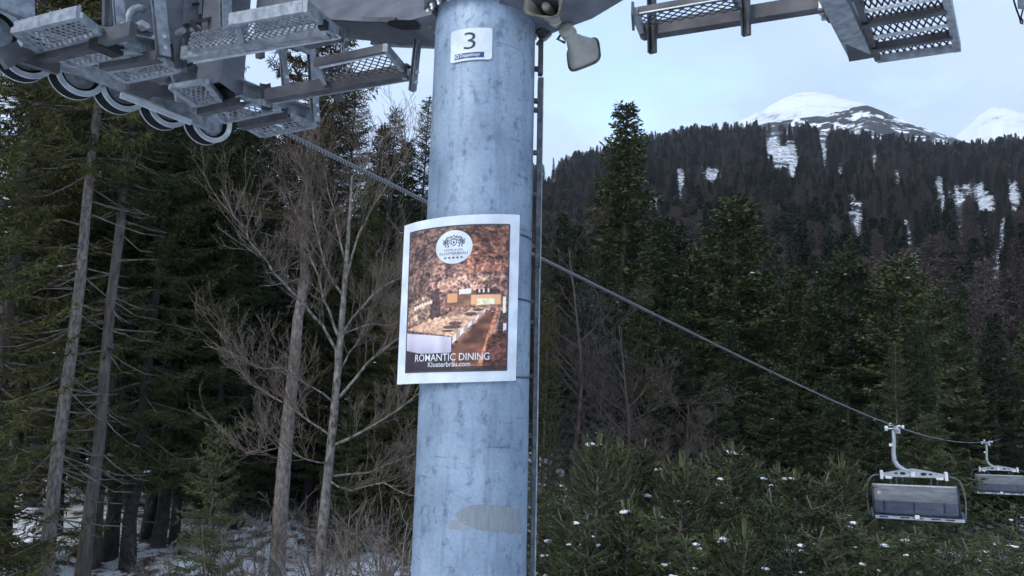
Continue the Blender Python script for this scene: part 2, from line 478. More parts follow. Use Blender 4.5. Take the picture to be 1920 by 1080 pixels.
mountain('mountain_peak', [(1290, 262), (1350, 238), (1400, 214), (1430, 201), (1465, 181), (1490, 170), (1515, 166), (1540, 169), (1580, 180), (1620, 191), (1680, 214), (1740, 245), (1800, 275)], 2600, 1300, 1200, 150, M['peak'], 75, 1.3)
mountain('mountain_peak.001', [(1740, 300), (1790, 250), (1815, 228), (1835, 208), (1860, 194), (1885, 196), (1910, 205), (1960, 222), (2040, 230), (2140, 280)], 3300, 1500, 1200, 200, M['peak'], 80, 7.7)
mountain('mountain_shoulder', [(1380, 236), (1440, 224), (1500, 216), (1540, 211), (1575, 203), (1605, 194), (1625, 191), (1650, 201), (1690, 220), (1730, 236), (1780, 253), (1840, 272)], 1500, 560, 500, 240, M['shoulder'], 40, 3.1)
# ------------------------------------------------------------------ lift tower: pole
A0 = at_y(909, 100, 4.3); A1 = at_y(879, 1080, 4.3)
AX = (A0 - A1) / (A0[2] - A1[2])                    # axis step per metre of height
def axis(z):
    return A0 + AX * (z - A0[2])
def prad(z):
    return np.interp(z, [CAMZ - 6.5, CAMZ - 1.13, CAMZ + 1.9, CAMZ + 2.3], [0.345, 0.319, 0.301, 0.299])
PF = -axis(CAMZ)[:2] / np.linalg.norm(axis(CAMZ)[:2]); PF = np.array([PF[0], PF[1], 0])   # towards the rider
PS = np.array([-PF[1], PF[0], 0])                                                          # to the right
def pole_pt(th, z, off=0.0):
    return axis(z) + (prad(z) + off) * (PS * math.sin(th) + PF * math.cos(th))
def pole_hit(px, py, off=0.0):
    """where the sight line of a photo point meets the pole: (angle, height)"""
    d = ray(px, py); z = CAMZ
    for _ in range(12):
        c = axis(z)[:2]; r = prad(z) + off
        a = d[0] ** 2 + d[1] ** 2; b_ = -2 * (d[0] * c[0] + d[1] * c[1]); cc = c.dot(c) - r * r
        q = max(b_ * b_ - 4 * a * cc, 0)
        t = (-b_ - math.sqrt(q)) / (2 * a); p = CAM + d * t
        z = p[2]
    e = p - axis(z)
    return math.atan2(e.dot(PS), e.dot(PF)), z
zb = float(gz(*axis(CAMZ - 5.6)[:2]))
base = axis(zb)
tower = thing('lift_tower', base, 'grey galvanised chairlift tower with round pole, cross arm and mesh walkways', 'lift tower')

m, n, b = newmat('galvanised_pole')
t = N(n, 'ShaderNodeTexCoord')
def nz_(scale, detail, stretch=(1, 1, 1), rough=0.6):
    mp = N(n, 'ShaderNodeMapping'); mp.inputs['Scale'].default_value = stretch
    n.links.new(t.outputs['Object'], mp.inputs['Vector'])
    q = N(n, 'ShaderNodeTexNoise'); q.inputs['Scale'].default_value = scale; q.inputs['Detail'].default_value = detail
    q.inputs['Roughness'].default_value = rough
    n.links.new(mp.outputs['Vector'], q.inputs['Vector'])
    return q
def ramp(src, stops):
    r = N(n, 'ShaderNodeValToRGB')
    while len(r.color_ramp.elements) < len(stops): r.color_ramp.elements.new(0.5)
    for e, (p, c) in zip(r.color_ramp.elements, stops): e.position = p; e.color = c4(c)
    n.links.new(src, r.inputs['Fac']); return r
r1 = ramp(nz_(2.6, 7, (1, 1, 0.8)).outputs['Fac'], [(0.30, (0.205, 0.27, 0.345)), (0.5, (0.305, 0.385, 0.475)), (0.70, (0.40, 0.485, 0.575))])
r2 = ramp(nz_(16, 6, (1, 1, 0.7), 0.7).outputs['Fac'], [(0.34, (0.52, 0.55, 0.59)), (0.46, (1, 1, 1))])      # smudges
r3 = ramp(nz_(55, 5).outputs['Fac'], [(0.32, (0.86, 0.87, 0.88)), (0.6, (1.03, 1.03, 1.03))])               # grain
r4 = ramp(nz_(4.2, 5, (0.6, 0.6, 5.5), 0.7).outputs['Fac'], [(0.29, (0.50, 0.52, 0.56)), (0.37, (1, 1, 1))]) # horizontal drag marks
r5 = ramp(nz_(5, 5, (3.0, 3.0, 0.28), 0.6).outputs['Fac'], [(0.34, (0.76, 0.78, 0.81)), (0.48, (1, 1, 1))])   # vertical runs
prev = r1.outputs['Color']
for rr in (r2, r3, r4, r5):
    mx = N(n, 'ShaderNodeMix', data_type='RGBA'); mx.blend_type = 'MULTIPLY'; mx.inputs['Factor'].default_value = 1.0
    n.links.new(prev, mx.inputs['A']); n.links.new(rr.outputs['Color'], mx.inputs['B']); prev = mx.outputs['Result']
n.links.new(prev, b.inputs['Base Color'])
setin(b, Roughness=0.5, Metallic=0.25)
bp = N(n, 'ShaderNodeBump'); bp.inputs['Strength'].default_value = 0.12; bp.inputs['Distance'].default_value = 0.01
n.links.new(nz_(40, 4).outputs['Fac'], bp.inputs['Height']); n.links.new(bp.outputs['Normal'], b.inputs['Normal'])
M['pole'] = m

mb = MB(); nseg = 72; zs = np.linspace(zb - 0.4, CAMZ + 2.13, 40)
for z in zs:
    for j in range(nseg):
        mb.v.append(tuple(pole_pt(2 * math.pi * j / nseg, z)))
for i in range(len(zs) - 1):
    for j in range(nseg):
        j2 = (j + 1) % nseg
        mb.f.append((i * nseg + j, i * nseg + j2, (i + 1) * nseg + j2, (i + 1) * nseg + j))
pole = mb.build('pole', 'pole', tower, True)
# weld seams round the pole
for py in (160, 1010):
    th, z = pole_hit(880, py)
    mb = MB(); k = 48
    mb.tube([pole_pt(2 * math.pi * j / k, z, -0.0015) for j in range(k + 1)], 0.003, 5, False)
    mb.build('weld_seam', 'pole', pole, True)
# patched paint and old tape on the pole
def patch(name, pts, mat, off, parent=pole):
    """outline in photo points -> thin sheet lying on the pole"""
    hits = [pole_hit(*p) for p in pts]
    ths = np.array([h[0] for h in hits]); z_ = np.array([h[1] for h in hits])
    mb = MB(); n_ = len(hits); c = (ths.mean(), z_.mean())
    rings = 5
    for q in range(rings + 1):
        f = q / rings
        for a, zz in zip(ths, z_):
            mb.v.append(tuple(pole_pt(c[0] + (a - c[0]) * f, c[1] + (zz - c[1]) * f, off)))
    for q in range(rings):
        for j in range(n_):
            j2 = (j + 1) % n_
            mb.f.append((q * n_ + j, q * n_ + j2, (q + 1) * n_ + j2, (q + 1) * n_ + j))
    return mb.build(name, mat, parent, True)
patch('tape_strip', [(843, 976), (860, 976), (878, 977), (879, 985), (879, 994), (860, 993), (842, 992), (842, 984)], 'tape', 0.002)
patch('paint_patch', [(855, 963), (866, 953), (885, 947), (910, 946), (935, 947), (958, 951), (975, 954), (979, 965), (979, 985), (977, 1001), (955, 1000), (925, 998), (895, 993), (872, 984), (860, 974)], 'stain', 0.003)

# flange with bolts under the head
fz = CAMZ + 2.125
fl = MB()
fl.lathe(axis(fz), AX, [(0, 0.295), (0, 0.375), (0.03, 0.375), (0.03, 0.295)], 64, True)
fl.lathe(axis(fz + 0.034), AX, [(0, 0.295), (0, 0.375), (0.03, 0.375), (0.03, 0.295)], 64, True)
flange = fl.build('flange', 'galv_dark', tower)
for k in range(28):
    a = 2 * math.pi * k / 28
    p = axis(fz) + (PS * math.sin(a) + PF * math.cos(a)) * 0.347
    q = MB(); q.lathe(p + np.array([0, 0, -0.028]), ZV, [(0, 0.001), (0, 0.017), (0.028, 0.017)], 6)
    q.lathe(p + np.array([0, 0, -0.045]), ZV, [(0, 0.001), (0, 0.010), (0.02, 0.010)], 8)
    q.build('bolt', 'bolt', flange)
hd = MB(); hd.lathe(axis(fz + 0.066), AX, [(0, 0.30), (0.8, 0.30), (0.8, 0.01)], 48)
hd.build('pole_head', 'arm', tower, True)

# cross arm: tapered box girder, both sides of the pole
def girder(name, secs, mat):
    """secs: (c, s0, s1, zbot, ztop)"""
    mb = MB()
    for (c, s0, s1, z0, z1) in secs:
        mb.v += [tuple(scz(s0, c, z0)), tuple(scz(s1, c, z0)), tuple(scz(s1, c, z1)), tuple(scz(s0, c, z1))]
    k = len(secs)
    for i in range(k - 1):
        for j in range(4):
            j2 = (j + 1) % 4
            mb.f.append((i * 4 + j, i * 4 + j2, i * 4 + 4 + j2, i * 4 + 4 + j))
    mb.f.append((0, 1, 2, 3)); mb.f.append(tuple((k - 1) * 4 + j for j in (3, 2, 1, 0)))
    return mb.build(name, mat, tower)
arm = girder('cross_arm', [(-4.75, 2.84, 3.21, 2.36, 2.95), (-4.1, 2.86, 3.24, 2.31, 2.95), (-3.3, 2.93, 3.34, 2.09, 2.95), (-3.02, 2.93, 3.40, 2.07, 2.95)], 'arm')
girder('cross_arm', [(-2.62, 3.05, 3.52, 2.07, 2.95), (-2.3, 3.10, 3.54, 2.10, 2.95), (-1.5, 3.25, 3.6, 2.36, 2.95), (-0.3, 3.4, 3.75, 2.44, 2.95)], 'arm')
# oval hand hole in the arm's underside and the lower lip
hx = [(725, 44), (729, 39), (740, 37.5), (757, 37), (771, 38), (781, 44), (789, 55), (777, 56), (755, 56), (738, 52), (729, 48)]
def armz(p):
    return np.interp(p, [-4.1, -3.3, -3.02], [2.31, 2.09, 2.07])
hp = []
for p in hx:
    z = 2.1
    for _ in range(10):
        q = at_z(p[0], p[1], z - 0.014); z = armz(to_scz(q)[1])
    hp.append(q)
mb = MB(); mb.add(hp, [tuple(range(len(hp)))]); mb.build('hand_hole', 'hole', arm)
mb = MB(); mb.beam(scz(3.32, -4.0, 2.29), scz(3.40, -3.05, 2.06), 0.05, 0.035); mb.build('arm_lip', 'galv', arm)
mb = MB(); mb.beam(scz(2.90, -4.05, 2.31), scz(2.925, -3.32, 2.11), 0.025, 0.03); mb.build('arm_lip', 'galv_dark', arm)

# ------------------------------------------------------------------ left walkways, built from bars and expanded metal
def bar(p0, p1, w_, h_, mat, parent, name='bar', sect='box', flip=1, up=ZV):
    mb = MB()
    if sect == 'box': mb.beam(p0, p1, w_, h_, up)
    elif sect == 'channel': mb.channel(p0, p1, w_, h_, 0.008, up, flip)
    else: mb.angle(p0, p1, w_, h_, 0.007, up, flip)
    return mb.build(name, mat, parent)
def grate(q, parent, nu, nv, wire=0.0075, mat='galv', name='mesh_panel', thick=0.008):
    """expanded metal on the quad q (4 world points): a lattice of diamond strands"""
    q = [np.asarray(p) for p in q]
    def bl(u, v):
        return q[0] * (1 - u) * (1 - v) + q[1] * u * (1 - v) + q[2] * u * v + q[3] * (1 - u) * v
    mb = MB()
    for i in range(nu):
        for j in range(nv):
            u0, u1, um = i / nu, (i + 1) / nu, (i + 0.5) / nu
            v0, v1, vm = j / nv, (j + 1) / nv, (j + 0.5) / nv
            for a, b_ in (((um, v0), (u1, vm)), ((u1, vm), (um, v1)), ((um, v1), (u0, vm)), ((u0, vm), (um, v0))):
                mb.beam(bl(*a), bl(*b_), wire, thick)
    return mb.build(name, mat, parent)
def frame4(q, parent, w_, h_, mat='galv', name='edge_bar'):
    for a in range(4):
        p0, p1 = np.asarray(q[a]), np.asarray(q[(a + 1) % 4])
        e = (p1 - p0) / np.linalg.norm(p1 - p0) * w_ * 0.5
        bar(p0 + e, p1 - e, w_, h_, mat, parent, name)
def Z(l, z):
    return [at_z(px, py, z) for px, py in l]

CE = -4.8
def E(px, py, dc=0.0):
    return at_c(px, py, CE + dc)
w1 = bar(E(176, 68), E(345, 106), 0.07, 0.125, 'galv', tower, 'walkway_girder', 'channel', 1)
w2 = bar(E(447, 165), E(596, 224), 0.07, 0.125, 'galv', tower, 'walkway_girder', 'channel', 1)
treads = [([(28, 57), (147, 28), (190, 63), (76, 98)], 1.95, 12, 4), ([(105, 105), (214, 85), (243, 103), (137, 123)], 1.93, 11, 3),
          ([(205, 132), (300, 113), (335, 131), (236, 152)], 1.91, 10, 3), ([(322, 163), (385, 152), (412, 187), (368, 197)], 1.89, 6, 4),
          ([(398, 206), (492, 190), (522, 206), (420, 228)], 1.87, 9, 2), ([(455, 233), (540, 217), (590, 236), (492, 254)], 1.86, 9, 2)]
for q, z, nu, nv in treads:
    tr = MB()
    Q = Z(q, z)
    for a in range(4):
        p0, p1 = Q[a], Q[(a + 1) % 4]
        tr.beam(p0, p1, 0.035 if a % 2 == 0 else 0.05, 0.03 if a % 2 == 0 else 0.034)
    to = tr.build('tread_frame', 'galv', tower)
    grate([p - ZV * 0.004 for p in Q], to, nu, nv, 0.011, 'galv', thick=0.006)
    if nv == 4 and nu == 12:
        bar(at_z(30, 53, z + 0.01), at_z(147, 24, z + 0.01), 0.03, 0.075, 'galv', to, 'edge_bar')
for p0, p1, z, h_ in (((78, 106), (190, 79), 1.93, 0.09), ((193, 123), (300, 106), 1.91, 0.065), ((376, 209), (456, 190), 1.86, 0.065), ((452, 233), (545, 214), 1.86, 0.085)):
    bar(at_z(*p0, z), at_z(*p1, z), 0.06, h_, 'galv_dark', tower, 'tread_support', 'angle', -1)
bar(at_z(192, 72, 1.93), at_z(250, 56, 1.93), 0.05, 0.09, 'galv_dark', tower, 'tread_support')
bar(at_z(190, 84, 1.93), at_z(211, 79, 1.93), 0.16, 0.11, 'hole', tower, 'hollow_section')

# hanging box column between the girders
bq = Z([(369, 163), (411, 153), (453, 181), (409, 194)], 1.90)
bx = MB()
for a in range(4):
    bx.beam(bq[a], bq[(a + 1) % 4], 0.014, 0.80, ZV, (0, 0.40))
box_col = bx.build('box_column', 'arm', tower)
mb = MB(); mb.add([p + ZV * 0.10 for p in bq], [(0, 1, 2, 3)]); mb.build('column_shade_plate', 'hole', box_col)  # near-black plate stands in for the shade inside the hollow column
for px, py in ((395, 133), (402, 118), (377, 118)):
    q = MB(); p = at_c(px, py, -4.98); q.lathe(p, XV, [(-0.03, 0.024), (0.035, 0.024), (0.035, 0.001)], 6); q.build('bolt', 'bolt', box_col)
# upright plates of the hanger above
def plate(poly, c, t_, name, mat='arm', parent=tower):
    P = [at_c(px, py, c) for px, py in poly]; k = len(P)
    mb = MB(); mb.v = [tuple(p) for p in P] + [tuple(p - XV * t_) for p in P]
    mb.f = [tuple(range(k))[::-1], tuple(range(k, 2 * k))] + [(j, (j + 1) % k, k + (j + 1) % k, k + j) for j in range(k)]
    return mb.build(name, mat, parent)
plate([(238, 48), (300, 46), (300, 30), (455, 22), (455, 135), (352, 135), (340, 100), (238, 66)], -5.04, 0.06, 'hanger_plate')
plate([(197, -90), (206, -90), (203, 46), (196, 46)], -5.0, 0.04, 'hanger_rib', 'galv_dark')
plate([(212, -90), (219, -90), (217, 46), (210, 46)], -5.0, 0.04, 'hanger_rib', 'galv_dark')
plate([(230, -90), (291, -90), (287, 60), (233, 50)], -5.02, 0.05, 'hanger_plate')
plate([(297, -90), (345, -90), (341, 46), (294, 46)], -5.05, 0.05, 'hanger_plate')
plate([(352, -90), (376, -90), (372, 38), (347, 44)], -5.0, 0.05, 'hanger_plate')
plate([(383, -90), (415, -90), (412, 32), (378, 38)], -5.05, 0.05, 'hanger_plate', 'galv_dark')
bar(at_c(361, 9, -4.97), at_c(373, 7, -4.97), 0.012, 0.02, 'hole', tower, 'slot')
# stay: thin bent bar from post to plate
bar(at_c(358, 42, -4.85), at_c(416, 31, -4.85), 0.03, 0.02, 'galv_dark', tower, 'stay_bar')
bar(at_c(358, 42, -4.85), at_c(372, 58, -4.85), 0.03, 0.02, 'galv_dark', tower, 'stay_bar')
for px, py in ((265, 44), (273, 49), (341, 58), (287, 73), (369, 53)):
    q = MB(); p = at_c(px, py, -4.93); q.lathe(p, XV, [(-0.06, 0.022), (0.02, 0.022), (0.02, 0.001)], 6); q.build('bolt', 'bolt', tower)
q = MB(); q.tube([at_c(px, py, -4.85) for px, py in ((241, 60), (241, 45), (242, 33), (246, 23), (254, 17), (262, 15), (270, 18))], 0.026, 10)
q.build('bent_pipe', 'galv', tower, True)
# rail posts
for p0, p1, c, w_, h_ in (((216, -70), (228, 84), -4.745, 0.055, 0.045), ((290, -70), (307, 106), -4.72, 0.075, 0.05), ((421, -70), (424, 72), -4.55, 0.065, 0.045),
                       ((574, -40), (592, 228), -4.735, 0.055, 0.045), ((526, 55), (537, 178), -4.5, 0.04, 0.04), ((650, 40), (645, 108), -3.95, 0.035, 0.03), ((787, 40), (773, 170), -3.42, 0.04, 0.035)):
    a_, b_ = at_c(*p0, c), at_c(*p1, c)
    po = bar(a_, b_, w_, h_, 'galv', tower, 'rail_post', 'channel', 1, up=XV)
    d = (b_ - a_) / np.linalg.norm(b_ - a_)
    for t_ in (0.05, 0.12):
        q = MB(); q.lathe(b_ - d * t_, XV, [(0, 0.013), (0.035, 0.013), (0.035, 0.001)], 6); q.build('bolt', 'bolt', po)
# brackets on the girders
for p0, p1, c in (((334, 72), (340, 126), -4.70), ((497, 156), (501, 206), -4.72), ((346, 76), (351, 124), -4.74)):
    bar(at_c(*p0, c), at_c(*p1, c), 0.06, 0.05, 'galv_dark', tower, 'bracket', 'angle', 1, up=XV)
bar(at_c(487, 86, -4.3), at_c(488, 109, -4.3), 0.05, 0.04, 'galv_dark', tower, 'bracket')
bar(at_c(633, 56, -3.6), at_c(637, 80, -3.6), 0.03, 0.03, 'galv_dark', tower, 'bracket')
bar(at_c(539, 79, -4.2), at_c(579, 98, -4.4), 0.03, 0.03, 'galv', tower, 'stay_bar')
bar(at_c(635, 168, -4.4), at_c(637, 190, -4.4), 0.05, 0.04, 'galv_dark', tower, 'bracket')

# near walkway beside the arm
zq = 2.0
wq = bar(at_z(345, 102, zq), at_z(618, 57, zq), 0.06, 0.085, 'galv', tower, 'walkway_girder', 'channel', -1)
bar(at_z(432, 38, zq + 0.01), at_z(570, 13, zq + 0.01), 0.03, 0.075, 'galv', wq, 'edge_bar')
bar(at_z(572, 11, zq + 0.006), at_z(632, 62, zq + 0.006), 0.03, 0.07, 'galv', wq, 'end_bar')
bar(at_z(345, 118, zq - 0.02), at_z(635, 68, zq - 0.02), 0.05, 0.012, 'galv_light', wq, 'toe_strip')
bar(at_z(445, 45, zq), at_z(455, 90, zq), 0.04, 0.03, 'galv', wq, 'cross_bar')
grate(Z([(360, 62), (568, 22), (618, 58), (348, 98)], zq + 0.012), wq, 22, 5, 0.010, 'galv', thick=0.004)
bar(at_z(603, 44, zq - 0.02), at_z(609, 50, zq - 0.02), 0.05, 0.05, 'hole', wq, 'tube_end')
# far walkway on the other side of the arm
zw = 1.9
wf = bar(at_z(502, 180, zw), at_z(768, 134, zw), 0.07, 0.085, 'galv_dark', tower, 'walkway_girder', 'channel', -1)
bar(at_z(505, 193, zw - 0.02), at_z(775, 146, zw - 0.02), 0.055, 0.01, 'galv', wf, 'toe_strip')
bar(at_z(590, 118, zw + 0.01), at_z(722, 91, zw + 0.01), 0.025, 0.05, 'galv_dark', wf, 'edge_bar')
bar(at_z(596, 126, zw), at_z(720, 99, zw), 0.03, 0.015, 'galv_light', wf, 'edge_bar')
bar(at_z(722, 89, zw + 0.01), at_z(776, 152, zw + 0.01), 0.03, 0.05, 'galv', wf, 'end_bar')
bar(at_z(594, 124, zw), at_z(612, 160, zw), 0.03, 0.03, 'galv', wf, 'cross_bar')
grate(Z([(600, 126), (722, 98), (760, 132), (618, 158)], zw + 0.012), wf, 10, 4, 0.007, 'galv_dark', thick=0.004)
for px, py in ((759, 143), (504, 200), (514, 202)):
    q = MB(); p = at_z(px, py, zw - 0.03); q.lathe(p, ZV, [(-0.02, 0.001), (-0.02, 0.016), (0.02, 0.016)], 6); q.build('bolt', 'bolt', wf)

# ------------------------------------------------------------------ right walkway and treads
zr = 1.9
wr = bar(at_z(1204, 60, zr), at_z(1560, 3, zr), 0.065, 0.075, 'galv_dark', tower, 'walkway_girder', 'channel', -1)
bar(at_z(1186, 23, zr + 0.01), at_z(1400, -14, zr + 0.01), 0.012, 0.045, 'galv_dark', wr, 'edge_bar')
bar(at_z(1198, 26, zr - 0.008), at_z(1378, -5, zr - 0.008), 0.014, 0.006, 'galv_light', wr, 'edge_bar')
bar(at_z(1190, 22, zr), at_z(1207, 66, zr), 0.03, 0.05, 'galv', wr, 'end_bar')
ep = bar(at_z(1186, 15, zr), at_z(1188, 46, zr - 0.0), 0.014, 0.07, 'galv_dark', wr, 'end_plate')
grate(Z([(1200, 27), (1378, -4), (1390, 18), (1210, 50)], zr - 0.02), wr, 9, 3, 0.006, 'galv_dark', thick=0.004)
bar(at_z(1378, -6, zr), at_z(1390, 20, zr), 0.03, 0.03, 'galv', wr, 'cross_bar')
for p0, p1 in (((1221, -60), (1223, 99)), ((1396, -60), (1399, 66))):
    a_ = at_z(p1[0], p1[1] - 40, zr); cc = to_scz(a_)[1]
    bar(at_c(*p0, cc + 0.03), at_c(*p1, cc + 0.03), 0.036, 0.04, 'galv_dark', wr, 'rail_post', 'channel', 1, up=XV)
dg0, dg1 = at_z(1537, -66, zr), at_z(1614, 96, zr)
db = bar(dg0, dg1, 0.115, 0.10, 'galv', tower, 'walkway_girder')
rounded(db, 0.006)
pl = MB(); pp = Z([(1585, 83), (1634, 104), (1640, 108), (1592, 116)], zr - 0.052); pl.add(pp + [p + ZV * 0.012 for p in pp], [(0, 1, 2, 3), (7, 6, 5, 4), (0, 4, 5, 1), (1, 5, 6, 2), (2, 6, 7, 3), (3, 7, 4, 0)])
pl.build('end_plate', 'galv_dark', db)
for px, py in ((1538, 10), (1541, 20), (1545, 30), (1553, 22)):
    q = MB(); p = at_z(px, py, zr - 0.02); q.lathe(p, ZV, [(-0.02, 0.001), (-0.02, 0.014), (0.03, 0.014)], 6); q.build('bolt', 'bolt', db)
bar(at_z(1534, 6, zr), at_z(1560, 34, zr), 0.03, 0.05, 'galv_dark', db, 'bracket', 'angle')
rt = bar(at_z(1768, -40, zr), at_z(1795, 90, zr), 0.035, 0.05, 'galv', tower, 'tread_frame')
bar(at_z(1645, 111, zr - 0.01), at_z(1798, 89, zr - 0.01), 0.025, 0.04, 'galv', rt, 'edge_bar')
bar(at_z(1598, -30, zr), at_z(1646, 109, zr), 0.03, 0.04, 'galv_dark', rt, 'edge_bar')
for q, nu, nv in (([(1602, -22), (1766, -52), (1771, 8), (1618, 36)], 13, 3), ([(1626, 48), (1776, 26), (1784, 58), (1639, 79)], 11, 2), ([(1642, 95), (1787, 73), (1791, 86), (1646, 107)], 11, 1)):
    grate(Z(q, zr + 0.012), rt, nu, nv, 0.0085, 'galv_dark', thick=0.004)
bar(at_z(1607, 24, zr - 0.01), at_z(1772, -6, zr - 0.01), 0.02, 0.012, 'galv_light', rt, 'edge_bar')
bar(at_z(1630, 72, zr - 0.01), at_z(1782, 47, zr - 0.01), 0.02, 0.012, 'galv_light', rt, 'edge_bar')
bar(at_z(1614, 43, zr - 0.012), at_z(1775, 15, zr - 0.012), 0.03, 0.055, 'galv_dark', rt, 'tread_support', 'angle')
bar(at_z(1635, 88, zr - 0.012), at_z(1786, 64, zr - 0.012), 0.03, 0.055, 'galv_dark', rt, 'tread_support', 'angle')
bar(at_z(1594, -8, zr - 0.012), at_z(1765, -38, zr - 0.012), 0.03, 0.055, 'galv_dark', rt, 'tread_support', 'angle')

# ------------------------------------------------------------------ fall-arrest rail up the pole
def side_pt(z, off, fwd=0.0):
    return axis(z) + PS * (prad(z) + off) + PF * fwd
TH = R(90)
zt0, zt1, zt2 = CAMZ + 2.0, CAMZ + 1.775, zb
rail = MB().beam(side_pt(zt0, 0.036), side_pt(zt1 + 0.012, 0.036), 0.05, 0.028, PS).build('climbing_rail', 'rail', tower)
r2_ = MB().beam(side_pt(zt1 - 0.012, 0.036), side_pt(CAMZ + 0.62, 0.036), 0.05, 0.028, PS).build('climbing_rail', 'rail', tower)
r3_ = MB().beam(side_pt(CAMZ + 0.615, 0.033), side_pt(zt2, 0.033), 0.05, 0.020, PS).build('climbing_rail', 'rail', tower)  # solid bar; its dark colour stands for shade inside the galvanised channel
MB().beam(side_pt(CAMZ + 0.615, 0.049, 0.012), side_pt(zt2, 0.049, 0.012), 0.03, 0.008, PS).build('rail_edge', 'galv', r3_)
MB().beam(side_pt(zt1 - 0.012, 0.0525, 0.012), side_pt(CAMZ + 0.62, 0.0525, 0.012), 0.03, 0.005, PS).build('rail_edge', 'galv', r2_)
for py in (103, 166, 184, 268, 350, 452, 560, 600, 705, 820, 950, 1060):
    th, z = pole_hit(985, py)
    bk = MB(); bk.beam(side_pt(z, -0.01), side_pt(z, 0.026), 0.035, 0.022)
    bk.build('rail_bracket', 'rail', rail)

# ------------------------------------------------------------------ number plate on the pole
def sheet(corners, off, thick, nu, nv, rnd=0.0, hit=None, pt=None):
    hit = hit or pole_hit; pt = pt or pole_pt
    C = [np.array(hit(*p)) for p in corners]       # TL TR BR BL
    def loc(u, v, o=off):
        q = C[0] * (1 - u) * (1 - v) + C[1] * u * (1 - v) + C[2] * u * v + C[3] * (1 - u) * v
        return pt(q[0], q[1], o)
    mb = MB()
    for o in (off, off - thick):
        for i in range(nu + 1):
            for j in range(nv + 1):
                u, v = i / nu, j / nv
                if rnd:                                     # pull the corners in to round them
                    U_1, V_1 = abs(u - .5) * 2, abs(v - .5) * 2
                    a = max(0, U_1 - (1 - rnd)) / rnd; b_ = max(0, V_1 - (1 - rnd)) / rnd
                    if a > 0 and b_ > 0:
                        k = max(a, b_) / math.hypot(a, b_)
                        u = .5 + math.copysign(((1 - rnd) + a * k * rnd) / 2, u - .5)
                        v = .5 + math.copysign(((1 - rnd) + b_ * k * rnd) / 2, v - .5)
                mb.v.append(tuple(loc(u, v, o)))
    n1 = (nu + 1) * (nv + 1)
    for i in range(nu):
        for j in range(nv):
            a = i * (nv + 1) + j
            mb.f.append((a, a + 1, a + nv + 2, a + nv + 1))
            mb.f.append((n1 + a, n1 + a + nv + 1, n1 + a + nv + 2, n1 + a + 1))
    edge = [i * (nv + 1) for i in range(nu + 1)] + [nu * (nv + 1) + j for j in range(1, nv + 1)] + [i * (nv + 1) + nv for i in range(nu - 1, -1, -1)] + [j for j in range(nv - 1, 0, -1)]
    for a, b_ in zip(edge, edge[1:] + edge[:1]):
        mb.f.append((a, b_, n1 + b_, n1 + a))
    return mb, loc
def print_text(body, loc, box, off, parent, mat, bold=0.0, name='lettering'):
    """box = (u0, v0, u1, v1) on the sheet, v downwards"""
    v, f = text_mesh(body, bold)
    mb = MB()
    mb.add([loc(box[0] + (box[2] - box[0]) * p[0], box[3] - (box[3] - box[1]) * p[1], off) for p in v], f)
    return mb.build(name, mat, parent)
th, z = pole_hit(884, 90)
sign = thing('number_plate', pole_pt(th, z, 0.003), 'small white plate with a navy 3 and blue strip, high on the pole', 'sign')
mb, loc = sheet([(848, 61.5), (923, 54), (922, 113), (846, 121)], 0.009, 0.004, 24, 20, 0.16)
mb.build('plate', 'plate', sign)
print_text('3', loc, (0.35, 0.13, 0.63, 0.66), 0.0105, sign, 'navy', -0.006, 'numeral')
C_ = [(0.13, 0.77), (0.82, 0.74), (0.82, 0.91), (0.13, 0.935)]
mb = MB(); k = 10
for i in range(k + 1):
    mb.v += [tuple(loc(0.13 + 0.69 * i / k, 0.765, 0.0104)), tuple(loc(0.13 + 0.69 * i / k, 0.935, 0.0104))]
mb.f = [(2 * i, 2 * i + 1, 2 * i + 3, 2 * i + 2) for i in range(k)]
strip = mb.build('maker_strip', 'blue', sign)
print_text('Doppelmayr', loc, (0.27, 0.785, 0.74, 0.925), 0.0118, strip, 'white', 0.008)
mb = MB(); k = 16                                           # little ring mark before the name
for i in range(k):
    a = 2 * math.pi * i / k
    for rr in (0.6, 1.0):
        mb.v.append(tuple(loc(0.195 + 0.048 * rr * math.cos(a), 0.85 + 0.062 * rr * math.sin(a), 0.0118)))
mb.f = [(2 * i, 2 * i + 1, 2 * ((i + 1) % k) + 1, 2 * ((i + 1) % k)) for i in range(k)]
mb.build('ring_mark', 'white', strip)
# ------------------------------------------------------------------ poster bent round the pole
PR = 0.50                                                  # its own, wider bend
th0 = 0.10
PC = axis(CAMZ) + (PS * math.sin(th0) + PF * math.cos(th0)) * (prad(CAMZ) + 0.012 - PR)
def post_pt(th, z, off=0.0):
    return PC + AX * (z - CAMZ) + (PR + off) * (PS * math.sin(th) + PF * math.cos(th))
def post_hit(px, py):
    d = ray(px, py); z = CAMZ
    for _ in range(12):
        c = (PC + AX * (z - CAMZ))[:2]
        a = d[0] ** 2 + d[1] ** 2; b_ = -2 * (d[0] * c[0] + d[1] * c[1]); cc = c.dot(c) - PR * PR
        t = (-b_ - math.sqrt(max(b_ * b_ - 4 * a * cc, 0))) / (2 * a); p = CAM + d * t; z = p[2]
    e = p - (PC + AX * (z - CAMZ))
    return math.atan2(e.dot(PS), e.dot(PF)), z
poster = thing('poster', axis(CAMZ + 0.3) + PF * (prad(CAMZ) + 0.01), 'white-bordered poster of a vaulted stone cellar dining room strapped to the pole', 'poster')
mb, loc = sheet([(759.5, 424), (974, 403), (966.5, 713.5), (745.5, 721)], 0.004, 0.004, 26, 8, 0, post_hit, post_pt)
M['card'] = plain('poster_card', (0.76, 0.80, 0.84), 0.35)
psheet = mb.build('sheet', 'card', poster)

